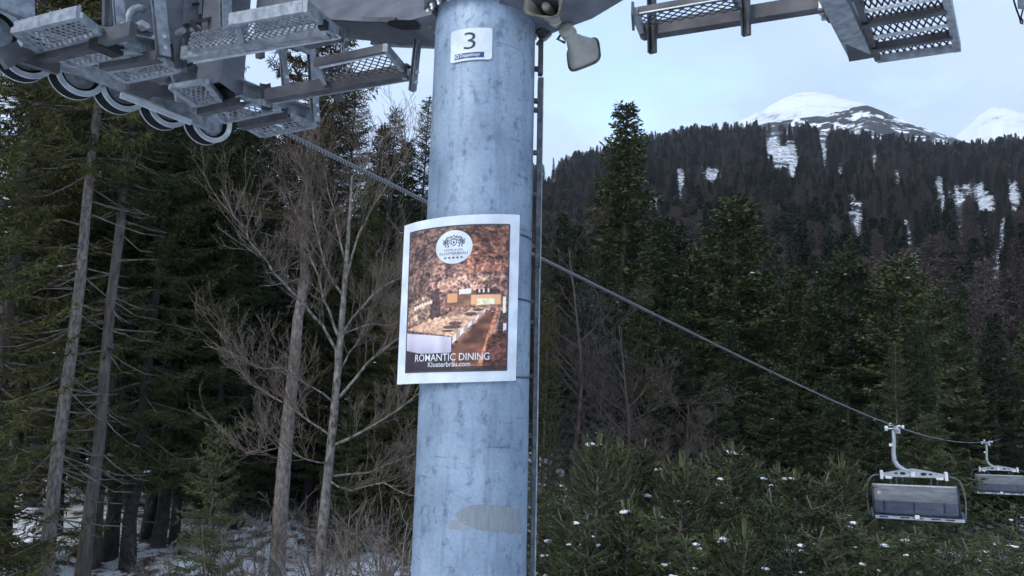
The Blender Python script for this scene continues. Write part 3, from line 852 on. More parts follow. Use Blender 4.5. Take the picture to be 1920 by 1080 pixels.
# the printed picture, worked out point by point
W_, H_ = 184, 270
yy, xx = np.mgrid[0:H_, 0:W_]
u = (xx + 0.5) / W_; v = (yy + 0.5) / H_
rng = np.random.default_rng(4)
def vnoise(nx, ny, seed):
    g = np.random.default_rng(seed).random((ny + 2, nx + 2))
    fx, fy = u * nx, v * ny
    ix, iy = fx.astype(int), fy.astype(int); tx, ty = fx - ix, fy - iy
    tx = tx * tx * (3 - 2 * tx); ty = ty * ty * (3 - 2 * ty)
    return (g[iy, ix] * (1 - tx) + g[iy, ix + 1] * tx) * (1 - ty) + (g[iy + 1, ix] * (1 - tx) + g[iy + 1, ix + 1] * tx) * ty
def poly(pts):
    inside = np.zeros(u.shape, bool); k = len(pts)
    for i in range(k):
        x0, y0 = pts[i]; x1, y1 = pts[(i + 1) % k]
        if y0 == y1: continue
        hit = ((y0 > v) != (y1 > v)) & (u < (x1 - x0) * (v - y0) / (y1 - y0) + x0)
        inside ^= hit
    return inside
img = np.zeros((H_, W_, 3))
fine = vnoise(48, 80, 1); mid = vnoise(16, 30, 2); big = vnoise(5, 8, 3); fine2 = vnoise(75, 110, 9)
# rays of rubble masonry run towards the lit end of the vault
ang = np.arctan2(v - 0.50, (u - 0.62) * 0.68); rad = np.hypot(v - 0.50, (u - 0.62) * 0.68)
g2 = np.random.default_rng(5).random((40, 90))
ray_n = g2[(np.clip(rad * 60, 0, 39)).astype(int), ((ang + math.pi) / (2 * math.pi) * 89).astype(int)]
rock = 0.34 * fine + 0.30 * mid + 0.18 * fine2 + 0.24 * ray_n
rock = np.clip((rock - 0.26) * 1.9, 0, 1) ** 1.15
def mixc(a, b_, t):
    return np.array(a)[None, None, :] * (1 - t[..., None]) + np.array(b_)[None, None, :] * t[..., None]
img = mixc((44, 30, 29), (188, 140, 118), rock)
glow = np.clip(1 - rad / 0.42, 0, 1) ** 1.2
img = img * (0.78 + 0.85 * glow[..., None])
img = np.where(((u > 0.62) & (v < 0.33))[..., None], img * np.array([1.12, 1.0, 0.93]) , img)
def put(mask, colr, a=1.0, tex=None):
    global img
    c = np.array(colr, float)[None, None, :] * np.ones_like(img)
    if tex is not None: c = c * tex[..., None]
    mk = mask[..., None] * a
    img = img * (1 - mk) + c * mk
put(poly([(0.02, 0.52), (0.24, 0.47), (0.27, 0.64), (0.0, 0.68)]), (176, 140, 118), 0.85, 0.45 + 0.85 * rock)
put(poly([(0.28, 0.46), (0.36, 0.42), (0.38, 0.62), (0.27, 0.66)]), (52, 36, 36), 0.75, 0.7 + 0.6 * fine)
put(poly([(0.30, 0.44), (0.45, 0.40), (0.62, 0.385), (0.78, 0.40), (0.93, 0.455), (0.93, 0.44), (0.78, 0.37), (0.6, 0.355), (0.42, 0.37), (0.28, 0.42)]), (205, 158, 128), 0.7, 0.5 + 0.8 * rock)
put(poly([(0.42, 0.465), (0.93, 0.455), (0.95, 0.56), (0.42, 0.57)]), (120, 82, 62), 0.85, 0.7 + 0.6 * mid)
put(poly([(0.70, 0.445), (0.92, 0.45), (0.92, 0.475), (0.70, 0.48)]), (52, 40, 38), 0.9)
put(poly([(0.44, 0.47), (0.53, 0.47), (0.53, 0.535), (0.44, 0.535)]), (206, 150, 104), 0.9)
put(poly([(0.55, 0.445), (0.66, 0.44), (0.66, 0.475), (0.55, 0.48)]), (238, 214, 196), 0.9)
put(poly([(0.66, 0.485), (0.93, 0.485), (0.93, 0.55), (0.66, 0.56)]), (216, 160, 116), 0.95)
put(poly([(0.71, 0.51), (0.87, 0.51), (0.87, 0.55), (0.71, 0.555)]), (252, 224, 186), 0.9, 0.8 + 0.3 * fine)
for q in (0.73, 0.77, 0.81): put((abs(u - q) < 0.008) & (abs(v - 0.458) < 0.012), (225, 205, 190), 0.9)
for q in range(7): put((np.hypot((u - 0.1 - 0.03 * q) / 0.015, (v - 0.555 + 0.006 * q) / 0.014) < 1), (238, 205, 175), 0.85)
put(poly([(0.0, 0.70), (0.50, 0.765), (0.80, 0.575), (0.60, 0.575), (0.32, 0.64)]), (204, 160, 130), 0.95, 0.75 + 0.4 * fine)
put(poly([(0.40, 0.56), (0.70, 0.55), (0.62, 0.60), (0.38, 0.65)]), (112, 80, 66), 0.6, 0.4 + 1.1 * fine2)
put(poly([(0.50, 0.765), (0.80, 0.575), (0.79, 0.60), (0.50, 0.815)]), (228, 205, 188), 0.9, 0.72 + 0.28 * ((u * 30).astype(int) % 2))
put(poly([(0.0, 0.725), (0.49, 0.768), (0.49, 0.872), (0.30, 0.876), (0.17, 0.872), (0.0, 0.845)]), (186, 178, 190), 0.97, (0.80 + 0.26 * vnoise(14, 4, 8)) * (1.12 - 1.6 * np.clip(v - 0.76, 0, 0.2)))
for cx, cy, a_, b_ in ((0.49, 0.70, 0.085, 0.013), (0.52, 0.675, 0.06, 0.014), (0.66, 0.615, 0.06, 0.013), (0.72, 0.588, 0.045, 0.009), (0.45, 0.725, 0.06, 0.008)):
    put(np.hypot((u - cx) / a_, (v - cy) / b_) < 1, (64, 46, 46), 0.85, 0.6 + 0.9 * fine2)
for cx, cy in ((0.34, 0.665), (0.40, 0.652), (0.44, 0.64), (0.27, 0.645), (0.33, 0.64)):
    put(np.hypot((u - cx) / 0.018, (v - cy) / 0.013) < 1, (224, 182, 142), 0.9)
put(poly([(0.50, 0.90), (0.49, 0.85), (0.80, 0.61), (0.90, 0.60), (0.72, 0.975), (0.5, 0.975)]), (112, 70, 52), 0.92, 0.6 + 0.7 * mid)
put(poly([(0.89, 0.575), (0.915, 0.575), (0.80, 0.90), (0.77, 0.97), (0.72, 0.97), (0.76, 0.88)]), (196, 126, 92), 0.92, 0.75 + 0.4 * fine)
put(poly([(0.93, 0.60), (1, 0.60), (1, 0.75), (0.90, 0.72)]), (50, 38, 40), 0.7, 0.5 + 1.0 * fine2)
put(poly([(0.955, 0.68), (0.99, 0.68), (0.99, 0.745), (0.955, 0.745)]), (222, 210, 214), 0.9)
put((abs(u - 0.965) < 0.012) & (v > 0.50) & (v < 0.61), (255, 232, 200), 0.9)
put(poly([(0.82, 0.78), (1, 0.72), (1, 1), (0.76, 1)]), (84, 48, 38), 0.75, 0.5 + 0.9 * rock)
put(poly([(0, 0.845), (0.17, 0.872), (0.30, 0.876), (0.5, 0.872), (0.5, 1), (0, 1)]), (44, 36, 46), 0.95, 0.8 + 0.3 * mid)
put((v > 0.965), (40, 30, 32), 0.6)
img = np.clip(img * 1.16 + 6, 0, 255) / 255
lin = np.where(img <= 0.04045, img / 12.92, ((img + 0.055) / 1.055) ** 2.4)
inner = [(771, 437), (955, 421.5), (949, 694), (761.5, 699)]
mbp, ploc = sheet(inner, 0.0056, 0.001, W_, H_, 0, post_hit, post_pt)
me = bpy.data.meshes.new('picture')
vv = np.array([ploc(i / W_, j / H_, 0.0056) for i in range(W_ + 1) for j in range(H_ + 1)]) - WL[poster]
i, j = np.meshgrid(np.arange(W_), np.arange(H_), indexing='ij')
a = (i * (H_ + 1) + j).ravel()
me.from_pydata(vv.tolist(), [], np.stack([a, a + 1, a + H_ + 2, a + H_ + 1], -1).tolist())
ca = me.color_attributes.new('print', 'FLOAT_COLOR', 'CORNER')
cols = np.ones((W_ * H_, 4, 4), dtype=np.float32); cols[:, :, :3] = lin.transpose(1, 0, 2).reshape(-1, 1, 3)
ca.data.foreach_set('color', cols.ravel())
m, n, b = newmat('printed_picture')
at = N(n, 'ShaderNodeAttribute'); at.attribute_name = 'print'
n.links.new(at.outputs['Color'], b.inputs['Base Color']); setin(b, Roughness=0.35)
me.materials.append(m)
pic = bpy.data.objects.new('picture', me); col.objects.link(pic); pic.parent = poster; WL[pic] = WL[poster]
# dark keyline round the picture
mb = MB()
for (u0, v0, u1, v1) in ((0, -0.004, 1, 0.006), (0, 0.994, 1, 1.004), (-0.006, 0, 0.008, 1), (0.992, 0, 1.006, 1)):
    k = 20
    for q in range(k):
        A = lambda a_, b_: ploc(a_, b_, 0.0062)
        if u1 - u0 > v1 - v0:
            a_, b_ = u0 + (u1 - u0) * q / k, u0 + (u1 - u0) * (q + 1) / k
            mb.add([A(a_, v0), A(a_, v1), A(b_, v1), A(b_, v0)], [(0, 1, 2, 3)])
        else:
            a_, b_ = v0 + (v1 - v0) * q / k, v0 + (v1 - v0) * (q + 1) / k
            mb.add([A(u0, a_), A(u0, b_), A(u1, b_), A(u1, a_)], [(0, 1, 2, 3)])
mb.build('keyline', 'ink', poster)
print_text('ROMANTIC DINING', ploc, (0.125, 0.878, 0.835, 0.928), 0.0068, poster, 'white', 0.006)
print_text('Klosterbräu.com', ploc, (0.27, 0.934, 0.665, 0.968), 0.0068, poster, 'white', 0.008)
# round badge with crest, name and stars
cu, cv, ru = 0.487, 0.148, 0.172
asp = 184 / 270.0
mb = MB(); k = 48; nr = 8
mb.v.append(tuple(ploc(cu, cv, 0.0072)))
for g_ in range(1, nr + 1):
    for q in range(k):
        a_ = 2 * math.pi * q / k
        mb.v.append(tuple(ploc(cu + ru * g_ / nr * math.cos(a_), cv + ru * g_ / nr * asp * math.sin(a_), 0.0072)))
mb.f = [(0, 1 + q, 1 + (q + 1) % k) for q in range(k)]
for g_ in range(nr - 1):
    for q in range(k):
        b0 = 1 + g_ * k; mb.f.append((b0 + q, b0 + k + q, b0 + k + (q + 1) % k, b0 + (q + 1) % k))
badge = mb.build('badge', 'card', poster)
def bl_(x_, y_):               # badge coordinates, x right, y down, radius 1
    return ploc(cu + ru * x_, cv + ru * asp * y_, 0.0084)
def blob(mb, pts):
    mb.add([bl_(*p) for p in pts], [tuple(range(len(pts)))])
def oval(mb, x_, y_, a_, b_, rot=0):
    blob(mb, [(x_ + a_ * math.cos(t) * math.cos(rot) - b_ * math.sin(t) * math.sin(rot), y_ + a_ * math.cos(t) * math.sin(rot) + b_ * math.sin(t) * math.cos(rot)) for t in np.linspace(0, 2 * math.pi, 13)[:-1]])
mb = MB()
def stroke(mb, pts, w_):
    for (x0, y0), (x1, y1) in zip(pts, pts[1:]):
        l = math.hypot(x1 - x0, y1 - y0) + 1e-6; nx, ny = -(y1 - y0) / l * w_, (x1 - x0) / l * w_
        blob(mb, [(x0 + nx, y0 + ny), (x1 + nx, y1 + ny), (x1 - nx, y1 - ny), (x0 - nx, y0 - ny)])
for s_ in (-1, 1):             # two rampant supporters, drawn in line, on either side of a shield
    stroke(mb, [(s_ * x_, y_) for x_, y_ in ((0.20, -0.52), (0.30, -0.60), (0.40, -0.56), (0.42, -0.46), (0.34, -0.40), (0.28, -0.44))], 0.022)
    stroke(mb, [(s_ * x_, y_) for x_, y_ in ((0.42, -0.48), (0.50, -0.38), (0.50, -0.22), (0.42, -0.10), (0.46, 0.0))], 0.026)
    stroke(mb, [(s_ * x_, y_) for x_, y_ in ((0.36, -0.40), (0.38, -0.26), (0.32, -0.14), (0.26, -0.02), (0.34, 0.0))], 0.024)
    stroke(mb, [(s_ * x_, y_) for x_, y_ in ((0.36, -0.34), (0.26, -0.36), (0.18, -0.44))], 0.02)
    stroke(mb, [(s_ * x_, y_) for x_, y_ in ((0.38, -0.24), (0.28, -0.22), (0.19, -0.28))], 0.02)
    stroke(mb, [(s_ * x_, y_) for x_, y_ in ((0.47, -0.14), (0.58, -0.20), (0.56, -0.36), (0.62, -0.48))], 0.016)
    oval(mb, s_ * 0.33, -0.50, 0.035, 0.03); oval(mb, s_ * 0.44, -0.30, 0.03, 0.09)
stroke(mb, [(-0.14, -0.44), (0.14, -0.44), (0.14, -0.2), (0.0, -0.05), (-0.14, -0.2), (-0.14, -0.44)], 0.02)
oval(mb, 0, -0.27, 0.05, 0.08)
stroke(mb, [(-0.16, -0.52), (-0.18, -0.66), (-0.08, -0.58), (0, -0.70), (0.08, -0.58), (0.18, -0.66), (0.16, -0.52), (-0.16, -0.52)], 0.018)
mb.build('crest', 'ink', badge)
def badge_text(body, x0, y0, x1, y1, bold):
    v_, f_ = text_mesh(body, bold)
    q = MB(); q.add([bl_(x0 + (x1 - x0) * p[0], y1 - (y1 - y0) * p[1]) for p in v_], f_); q.build('lettering', 'ink', badge)
badge_text('HOTEL & SPA', -0.50, 0.12, 0.50, 0.24, 0.0)
badge_text('KLOSTERBRÄU', -0.76, 0.27, 0.76, 0.46, 0.0)
mb = MB()
for q in range(5):
    x0 = -0.44 + 0.22 * q
    blob(mb, [(x0 + (0.095 if k % 2 == 0 else 0.04) * math.sin(math.pi * k / 5), 0.64 - (0.095 if k % 2 == 0 else 0.04) * math.cos(math.pi * k / 5)) for k in range(10)])
mb.build('stars', 'ink', badge)
# steel straps that hold it
for py in (443, 563, 708):
    th, z = pole_hit(985, py)
    mb = MB(); k = 64
    for q in range(k):
        a_ = 2 * math.pi * q / k
        for dz, o in ((-0.006, 0.001), (0.006, 0.001), (0.006, 0.003), (-0.006, 0.003)):
            mb.v.append(tuple(pole_pt(a_, z + dz, o)))
    for q in range(k):
        q2 = (q + 1) % k
        for e in range(4):
            e2 = (e + 1) % 4
            mb.f.append((q * 4 + e, q2 * 4 + e, q2 * 4 + e2, q * 4 + e2))
    mb.build('strap', 'rail', poster)

# ------------------------------------------------------------------ horn loudspeakers
def horn(label, throat, mouth, w_, h_, upv, mount):
    throat, mouth = np.asarray(throat), np.asarray(mouth)
    d = mouth - throat; L = np.linalg.norm(d); d /= L
    sd_ = np.cross(d, upv); sd_ /= np.linalg.norm(sd_); u_ = np.cross(sd_, d)
    t_ = thing('horn_loudspeaker', throat, label, 'loudspeaker', 'horn loudspeakers beside the pole top')
    def ring(a, rw, rh, sq, n=32):
        out = []
        for k in range(n):
            an = 2 * math.pi * k / n
            c, s = math.cos(an), math.sin(an)
            e = 2 / (2 + sq * 2.2)
            out.append(throat + d * a + sd_ * rw * math.copysign(abs(c) ** e, c) + u_ * rh * math.copysign(abs(s) ** e, s))
        return out
    def loft(rings, close=False):
        mb = MB(); n = 32
        for r_ in rings: mb.v += [tuple(p) for p in r_]
        for i in range(len(rings) - 1):
            for j in range(n):
                j2 = (j + 1) % n
                mb.f.append((i * n + j, i * n + j2, i * n + n + j2, i * n + n + j))
        return mb
    prof = [(0.0, 0.036, 0.036, 0), (0.15, 0.040, 0.040, 0), (0.3, 0.050, 0.048, 0.15), (0.5, w_ * 0.29, h_ * 0.33, 0.4), (0.7, w_ * 0.37, h_ * 0.40, 0.7), (0.88, w_ * 0.45, h_ * 0.46, 0.9), (1.0, w_ * 0.5, h_ * 0.5, 1.0)]
    out = [ring(a * L, x_, y_, q) for a, x_, y_, q in prof]
    inn = [ring(a * L + (0.004 if a < 1 else 0), x_ - 0.005, y_ - 0.005, q) for a, x_, y_, q in prof[::-1]]
    loft(out + inn).build('horn', 'horn', t_, True)
    rim = loft([ring(L * 0.985, w_ * 0.5 + 0.001, h_ * 0.5 + 0.001, 1.0), ring(L * 0.985, w_ * 0.5 + 0.007, h_ * 0.5 + 0.007, 1.0), ring(L + 0.006, w_ * 0.5 + 0.007, h_ * 0.5 + 0.007, 1.0), ring(L + 0.006, w_ * 0.5 - 0.004, h_ * 0.5 - 0.004, 1.0)])
    rim.build('rim', 'horn_rim', t_)
    q = MB(); q.lathe(throat - d * 0.075, d, [(0, 0.001), (0, 0.036), (0.012, 0.046), (0.03, 0.046), (0.032, 0.040), (0.048, 0.040), (0.05, 0.047), (0.07, 0.047), (0.075, 0.037)], 28)
    q.build('driver', 'horn', t_, True)
    q = MB(); q.lathe(throat + d * L * 0.35, d, [(0, 0.028), (L * 0.42, 0.024), (L * 0.47, 0.02), (L * 0.48, 0.001)], 20)
    q.build('inner_horn', 'horn', t_, True)
    q = MB(); mid_ = throat + d * L * 0.2
    q.tube([mid_ + sd_ * 0.055, mid_ + sd_ * 0.075 - d * 0.06 + u_ * 0.01, mid_ * 0.5 + np.asarray(mount) * 0.5, np.asarray(mount)], 0.009, 8)
    q.build('bracket', 'rail', t_, True)
    return t_
mnt = at_y(1044, 36, 4.40)
horn('beige horn loudspeaker facing the rider, overlapping the right edge of the pole top', at_y(1040, 33, 4.22), at_y(1018, 5, 3.93), 0.205, 0.145, ZV * 0.9 + XV * 0.2, mnt)
horn('beige horn loudspeaker pointing down to the right with rusty rim', at_y(1069, 66, 4.30), at_y(1094, 102, 4.47), 0.21, 0.19, PF * 0.72 + np.cross(at_y(1094, 102, 4.47) - at_y(1069, 66, 4.30), PF) * 6.0, mnt)
sb = MB(); sb.beam(axis(CAMZ + 2.04) + PS * 0.33, mnt, 0.05, 0.05); sb.beam(mnt - ZV * 0.03, mnt + PS * 0.09 - ZV * 0.0, 0.05, 0.035)
sbk = sb.build('speaker_bracket', 'galv_dark', tower)
q = MB(); q.tube([at_y(px, py, 4.36) for px, py in ((1008, 84), (1012, 78), (1022, 73), (1031, 64), (1034, 52), (1033, 44))], 0.014, 8); q.build('conduit', 'galv', tower, True)
q = MB(); q.tube([at_y(px, py, 4.33) for px, py in ((1040, 47), (1044, 54), (1052, 57), (1058, 52), (1064, 55))], 0.003, 6); q.build('wire', 'rubber', tower, True)
cb = MB(); cb.tube([at_y(px, py, 3.3) for px, py in ((1900, -40), (1901, 2), (1906, 18), (1912, 34), (1914, 44), (1917, 45), (1918, 40), (1914, 33), (1918, 18))], 0.004, 6)
lc = thing('hanging_cable', at_y(1901, -40, 3.3), 'thin black cable loop dangling at the right edge above the mountain', 'cable')
cb.build('loop', 'rubber', lc, True)
MB().box(at_y(1922, 2, 3.3), PS * 0.022, PF * 0.02, ZV * 0.03).build('cable_box', 'galv', lc)

# ------------------------------------------------------------------ sheave train on the left
CW = -5.6
train = thing('sheave_train', at_c(210, 170, CW), 'row of black-tyred rope wheels on a grey rocker beam at the left arm', 'sheave train')
def sheave(center, r_):
    nrm = XV
    rim = MB(); rim.lathe(center, nrm, [(-0.070, r_ * 0.88), (-0.070, r_ * 1.03), (-0.061, r_ * 1.03), (-0.061, r_ * 0.88)], 48, True)
    rim.lathe(center, nrm, [(0.061, r_ * 0.80), (0.061, r_ * 1.03), (0.070, r_ * 1.03), (0.070, r_ * 0.80)], 48, True)
    rm = rim.build('sheave', 'galv_light', train, False)
    q = MB(); q.lathe(center, nrm, [(-0.0605, r_ * 0.7), (-0.0605, r_ * 1.0), (-0.025, r_ * 0.97), (0.025, r_ * 0.97), (0.0605, r_ * 1.0), (0.0605, r_ * 0.7)], 48, True)
    q.build('tyre', 'rubber', rm, True)
    q = MB(); q.lathe(center, nrm, [(-0.03, 0.02), (-0.03, r_ * 0.69), (0.03, r_ * 0.69), (0.03, 0.02)], 32, True)
    q.build('web', 'galv', rm)
    q = MB(); q.lathe(center, nrm, [(-0.07, 0.001), (-0.07, 0.035), (0.085, 0.035), (0.085, 0.001)], 16)
    q.build('hub', 'galv', rm)
    q = MB(); q.lathe(center, nrm, [(0.0705, r_ * 0.97), (0.074, r_ * 0.98), (0.074, r_ * 1.025), (0.0705, r_ * 1.03)], 48, True)
    q.build('rim_edge', 'galv_light', rm)
wc = []
for px, py in ((-48, 117), (40, 150), (140, 183), (221, 211), (306, 241), (386, 269)):
    c = at_c(px, py, CW) + ZV * 0.172
    wc.append(c); sheave(c, 0.165)
sheave(at_c(-14, 62, -5.45), 0.15)
pl_ = MB()
top = [at_c(px, py, -5.46) for px, py in ((60, 96), (110, 104), (200, 130), (290, 160), (345, 185), (404, 226))]
bot = [at_c(px, py, -5.46) for px, py in ((76, 122), (150, 139), (235, 171), (300, 197), (360, 229), (402, 247))]
k = len(top)
pl_.v = [tuple(p) for p in top + bot] + [tuple(p - XV * 0.05) for p in top + bot]
for i in range(k - 1):
    pl_.f += [(i, i + 1, k + i + 1, k + i), (2 * k + i + 1, 2 * k + i, 3 * k + i, 3 * k + i + 1), (i, 2 * k + i, 2 * k + i + 1, i + 1), (k + i, k + i + 1, 3 * k + i + 1, 3 * k + i)]
pl_.f += [(0, k, 3 * k, 2 * k), (k - 1, 2 * k - 1 - 0, 4 * k - 1, 3 * k - 1)]
pl_.build('rocker_beam', 'galv', train)
bar(at_c(226, 178, -5.40), at_c(358, 230, -5.40), 0.02, 0.04, 'galv_light', train, 'guard_bar')
bar(at_c(20, 98, -5.42), at_c(110, 126, -5.42), 0.05, 0.10, 'galv_dark', train, 'rocker_beam')
bar(at_c(240, 158, -5.40), at_c(330, 176, -5.38), 0.05, 0.09, 'galv_dark', train, 'rocker_beam')
bar(at_c(330, 150, -5.3), at_c(336, 190, -5.3), 0.03, 0.05, 'galv', train, 'lever')
bar(at_c(312, 152, -5.3), at_c(326, 140, -5.3), 0.03, 0.03, 'galv_dark', train, 'lever')
for px, py in ((365, 205), (322, 208), (394, 215), (290, 188)):
    q = MB(); q.lathe(at_c(px, py, -5.43), XV, [(-0.03, 0.03), (0.02, 0.03), (0.02, 0.001)], 8); q.build('bolt', 'galv', train)
plate([(-40, -50), (64, -50), (66, 40), (58, 40), (48, 34), (0, 14), (-40, 0)], -5.2, 0.05, 'beam_end', 'galv', train)
plate([(318, 128), (352, 130), (388, 138), (372, 168), (330, 160)], -5.25, 0.03, 'cheek_plate', 'galv', train)
bar(at_c(0, 112, -5.3), at_c(40, 96, -5.3), 0.06, 0.12, 'galv_dark', train, 'rocker_beam')
q = MB(); q.beam(scz(2.3, -5.5, 1.95), scz(2.9, -5.2, 2.2), 0.08, 0.1); q.beam(scz(2.75, -5.35, 1.93), scz(2.9, -5.25, 2.42), 0.12, 0.12); q.build('pivot_arm', 'arm', train)

# ------------------------------------------------------------------ haul rope
prof_px = [(545, 255), (650, 305.5), (800, 378), (1010, 483), (1300, 622), (1500, 717.5), (1680, 799), (1780, 817), (1852, 828)]
rp_ = []
for px, py in prof_px:
    rp_.append(np.array(to_scz(at_c(px, py, CW))))
tops = [np.array(to_scz(c + ZV * 0.172)) for c in wc]
fs_, fz_ = np.array([p[0] for p in rp_]), np.array([p[2] for p in rp_])
far_s = np.array([3.79, 5.52, 7.56, 28.2, 53.2, 74.0, 100.0]); far_z = np.array([2.01, 1.77, 1.48, -1.22, -2.82, -2.9, -1.2])
cf = np.polyfit(far_s, far_z, 5, w=[2, 2, 2, 4, 4, 1, 0.3])           # one smooth sagging curve from tower to tower
near = [np.array([-12, CW, 2.55]), np.array([-4, CW, 2.3])] + [np.array([t[0], CW, t[2] + 0.018]) for t in tops]
near = np.array(near)
ss = np.concatenate([np.linspace(-12, 1.3, 12), np.linspace(1.4, 3.4, 20), np.linspace(3.8, 100, 140)])
zz = np.where(ss < 3.5, np.interp(ss, near[:, 0], near[:, 2]), np.polyval(cf, ss))
rope = MB(); rope.tube([scz(a_, CW, b_) for a_, b_ in zip(ss, zz)], 0.021, 10)
m, n, b = newmat('stranded_rope')
t = N(n, 'ShaderNodeTexCoord')
wv = N(n, 'ShaderNodeTexWave'); wv.bands_direction = 'DIAGONAL'; wv.inputs['Scale'].default_value = 14; wv.inputs['Distortion'].default_value = 0.4
n.links.new(t.outputs['Object'], wv.inputs['Vector'])
r_ = N(n, 'ShaderNodeValToRGB'); r_.color_ramp.elements[0].color = (0.06, 0.06, 0.063, 1); r_.color_ramp.elements[1].color = (0.24, 0.24, 0.245, 1)
n.links.new(wv.outputs['Fac'], r_.inputs['Fac']); n.links.new(r_.outputs['Color'], b.inputs['Base Color']); setin(b, Roughness=0.5, Metallic=0.4)
M['rope2'] = m
ro = rope.build('haul_rope', 'rope2', None, True)
tag(ro, 'long grey steel rope running behind the pole down to the chairs', 'rope')
def rope_at(s_):
    return scz(s_, CW, float(np.interp(s_, ss, zz)))

# ------------------------------------------------------------------ chairs with bubbles
def make_chair(P, label):
    """P = point on the rope; the chair faces back along the line towards the rider"""
    CS = 0.88
    t_ = thing('lift_chair', P - np.array([0, 0, 2.8]), label, 'lift chair', 'bubble chairs hanging on the far rope')
    O = P.copy()
    yaw = R(23)                 # the chair has swung a little towards the rider
    fw = np.array([math.sin(yaw), math.cos(yaw), 0.0]); ac = np.array([math.cos(yaw), -math.sin(yaw), 0.05]); ac /= np.linalg.norm(ac)
    up_ = np.cross(ac, fw)
    XV, LV, ZV = ac * 0.83, fw * CS, up_ * 0.94
    def L(x_, y_, z_):          # x across, y towards the rider, z up from the rope
        return O + XV * x_ - LV * y_ + ZV * z_
    q = MB(); q.box(L(0, 0, -0.06), LV * 0.28, XV * 0.07, ZV * 0.06); q.box(L(0.05, 0, -0.17), LV * 0.10, XV * 0.09, ZV * 0.08)
    q.tube([L(-0.10, 0, 0.0), L(-0.02, 0, -0.03), L(0.12, 0, 0.02), L(0.26, 0, -0.05)], 0.035, 8)
    gr = q.build('grip', 'chair_metal', t_)
    q = MB(); q.lathe(L(-0.42, 0, -0.08), XV, [(0, 0.001), (0, 0.085), (0.09, 0.085), (0.09, 0.02), (0.36, 0.02)], 16); q.build('roller', 'white', gr)
    q = MB(); q.lathe(L(0.22, 0, -0.02), XV, [(0, 0.001), (0, 0.06), (0.06, 0.06), (0.06, 0.001)], 12); q.build('roller', 'white', gr)
    q = MB(); q.lathe(L(-0.26, 0, 0.06), XV, [(0, 0.001), (0, 0.055), (0.08, 0.055), (0.08, 0.001)], 12); q.build('roller', 'white', gr)
    q = MB(); q.tube([L(-0.10, 0, -0.14), L(-0.11, 0, -0.5), L(-0.16, 0, -0.95), L(-0.15, 0, -1.2), L(-0.05, 0, -1.38), L(0.16, 0, -1.52), L(0.4, 0, -1.6)], [0.055, 0.06, 0.07, 0.075, 0.075, 0.07, 0.07], 12)
    hg = q.build('hanger', 'chair_metal', t_, True)
    q = MB(); q.box(L(-0.22, 0, -0.66), XV * 0.08, LV * 0.05, ZV * 0.05); q.build('damper', 'white', hg)
    cx = 0.50
    # cross beam: long shallow trapezoid plate with oval holes
    outl = [(-1.12, -1.78), (-1.12, -1.66), (-0.5, -1.54), (0.0, -1.47), (0.5, -1.54), (1.12, -1.64), (1.12, -1.76)]
    q = MB(); k = len(outl)
    q.v = [tuple(L(cx + a, 0.07, b_)) for a, b_ in outl] + [tuple(L(cx + a, -0.07, b_)) for a, b_ in outl]
    q.f = [tuple(range(k)), tuple(range(k, 2 * k))[::-1]] + [(j, k + j, k + (j + 1) % k, (j + 1) % k) for j in range(k)]
    cb_ = q.build('cross_beam', 'chair_metal', t_)
    for a, w_, h_ in ((-0.62, 0.07, 0.03), (-0.38, 0.11, 0.05), (0.36, 0.11, 0.055), (0.60, 0.07, 0.035)):
        q = MB(); q.add([L(cx + a + w_ * math.cos(e), 0.0725, -1.645 + h_ * math.sin(e)) for e in np.linspace(0, 2 * math.pi, 17)[:-1]], [tuple(range(16))]); q.build('hole', 'hole', cb_)
    for a, b_ in ((-1.15, -1.72), (1.15, -1.70)):
        rounded(MB().box(L(cx + a, 0.02, b_), XV * 0.06, LV * 0.1, ZV * 0.15).build('end_block', 'white', cb_), 0.02, 2)
    for a, b_ in ((-0.90, -1.80), (0.92, -1.78), (-0.02, -1.67)):
        MB().box(L(cx + a, 0.06, b_), XV * (0.12 if abs(a) > 0.1 else 0.07), LV * 0.05, ZV * (0.04 if abs(a) > 0.1 else 0.08)).build('damper_block', 'white', cb_)
    bz = -3.1
    for s_ in (-1, 1):
        e = 1.16 * s_
        q = MB(); q.tube([L(cx + e, 0, -1.72), L(cx + s_ * 1.42, 0, -1.74), L(cx + s_ * 1.6, 0.02, -1.85), L(cx + s_ * 1.70, 0.05, -2.1), L(cx + s_ * 1.74, 0.1, -2.5), L(cx + s_ * 1.72, 0.1, -2.9), L(cx + s_ * 1.66, 0.25, -3.12)], 0.027, 8)
        q.build('side_tube', 'chair_tube', t_, True)
    for a in (0.62, 0.84):
        MB().beam(L(cx + a, 0, -1.8), L(cx + a, -0.05, -2.4), 0.04, 0.04, LV).build('strut', 'chair_tube', t_)
        MB().beam(L(cx - a, 0, -1.8), L(cx - a, -0.05, -2.4), 0.04, 0.04, LV).build('strut', 'chair_tube', t_)
    # bench behind the bubble
    q = MB(); q.box(L(cx, 0.0, -2.86), XV * 1.55, LV * 0.25, ZV * 0.05); rounded(q.build('seat', 'seat', t_), 0.03, 2)
    q = MB(); q.box(L(cx, -0.27, -2.48), XV * 1.55, LV * 0.04, ZV * 0.32); rounded(q.build('backrest', 'seat', t_), 0.03, 2)
    # curved visor
    prof = [(0.20, -2.06), (0.36, -2.10), (0.47, -2.22), (0.53, -2.38), (0.55, -2.55), (0.55, -2.72), (0.52, -2.88), (0.46, -2.99)]
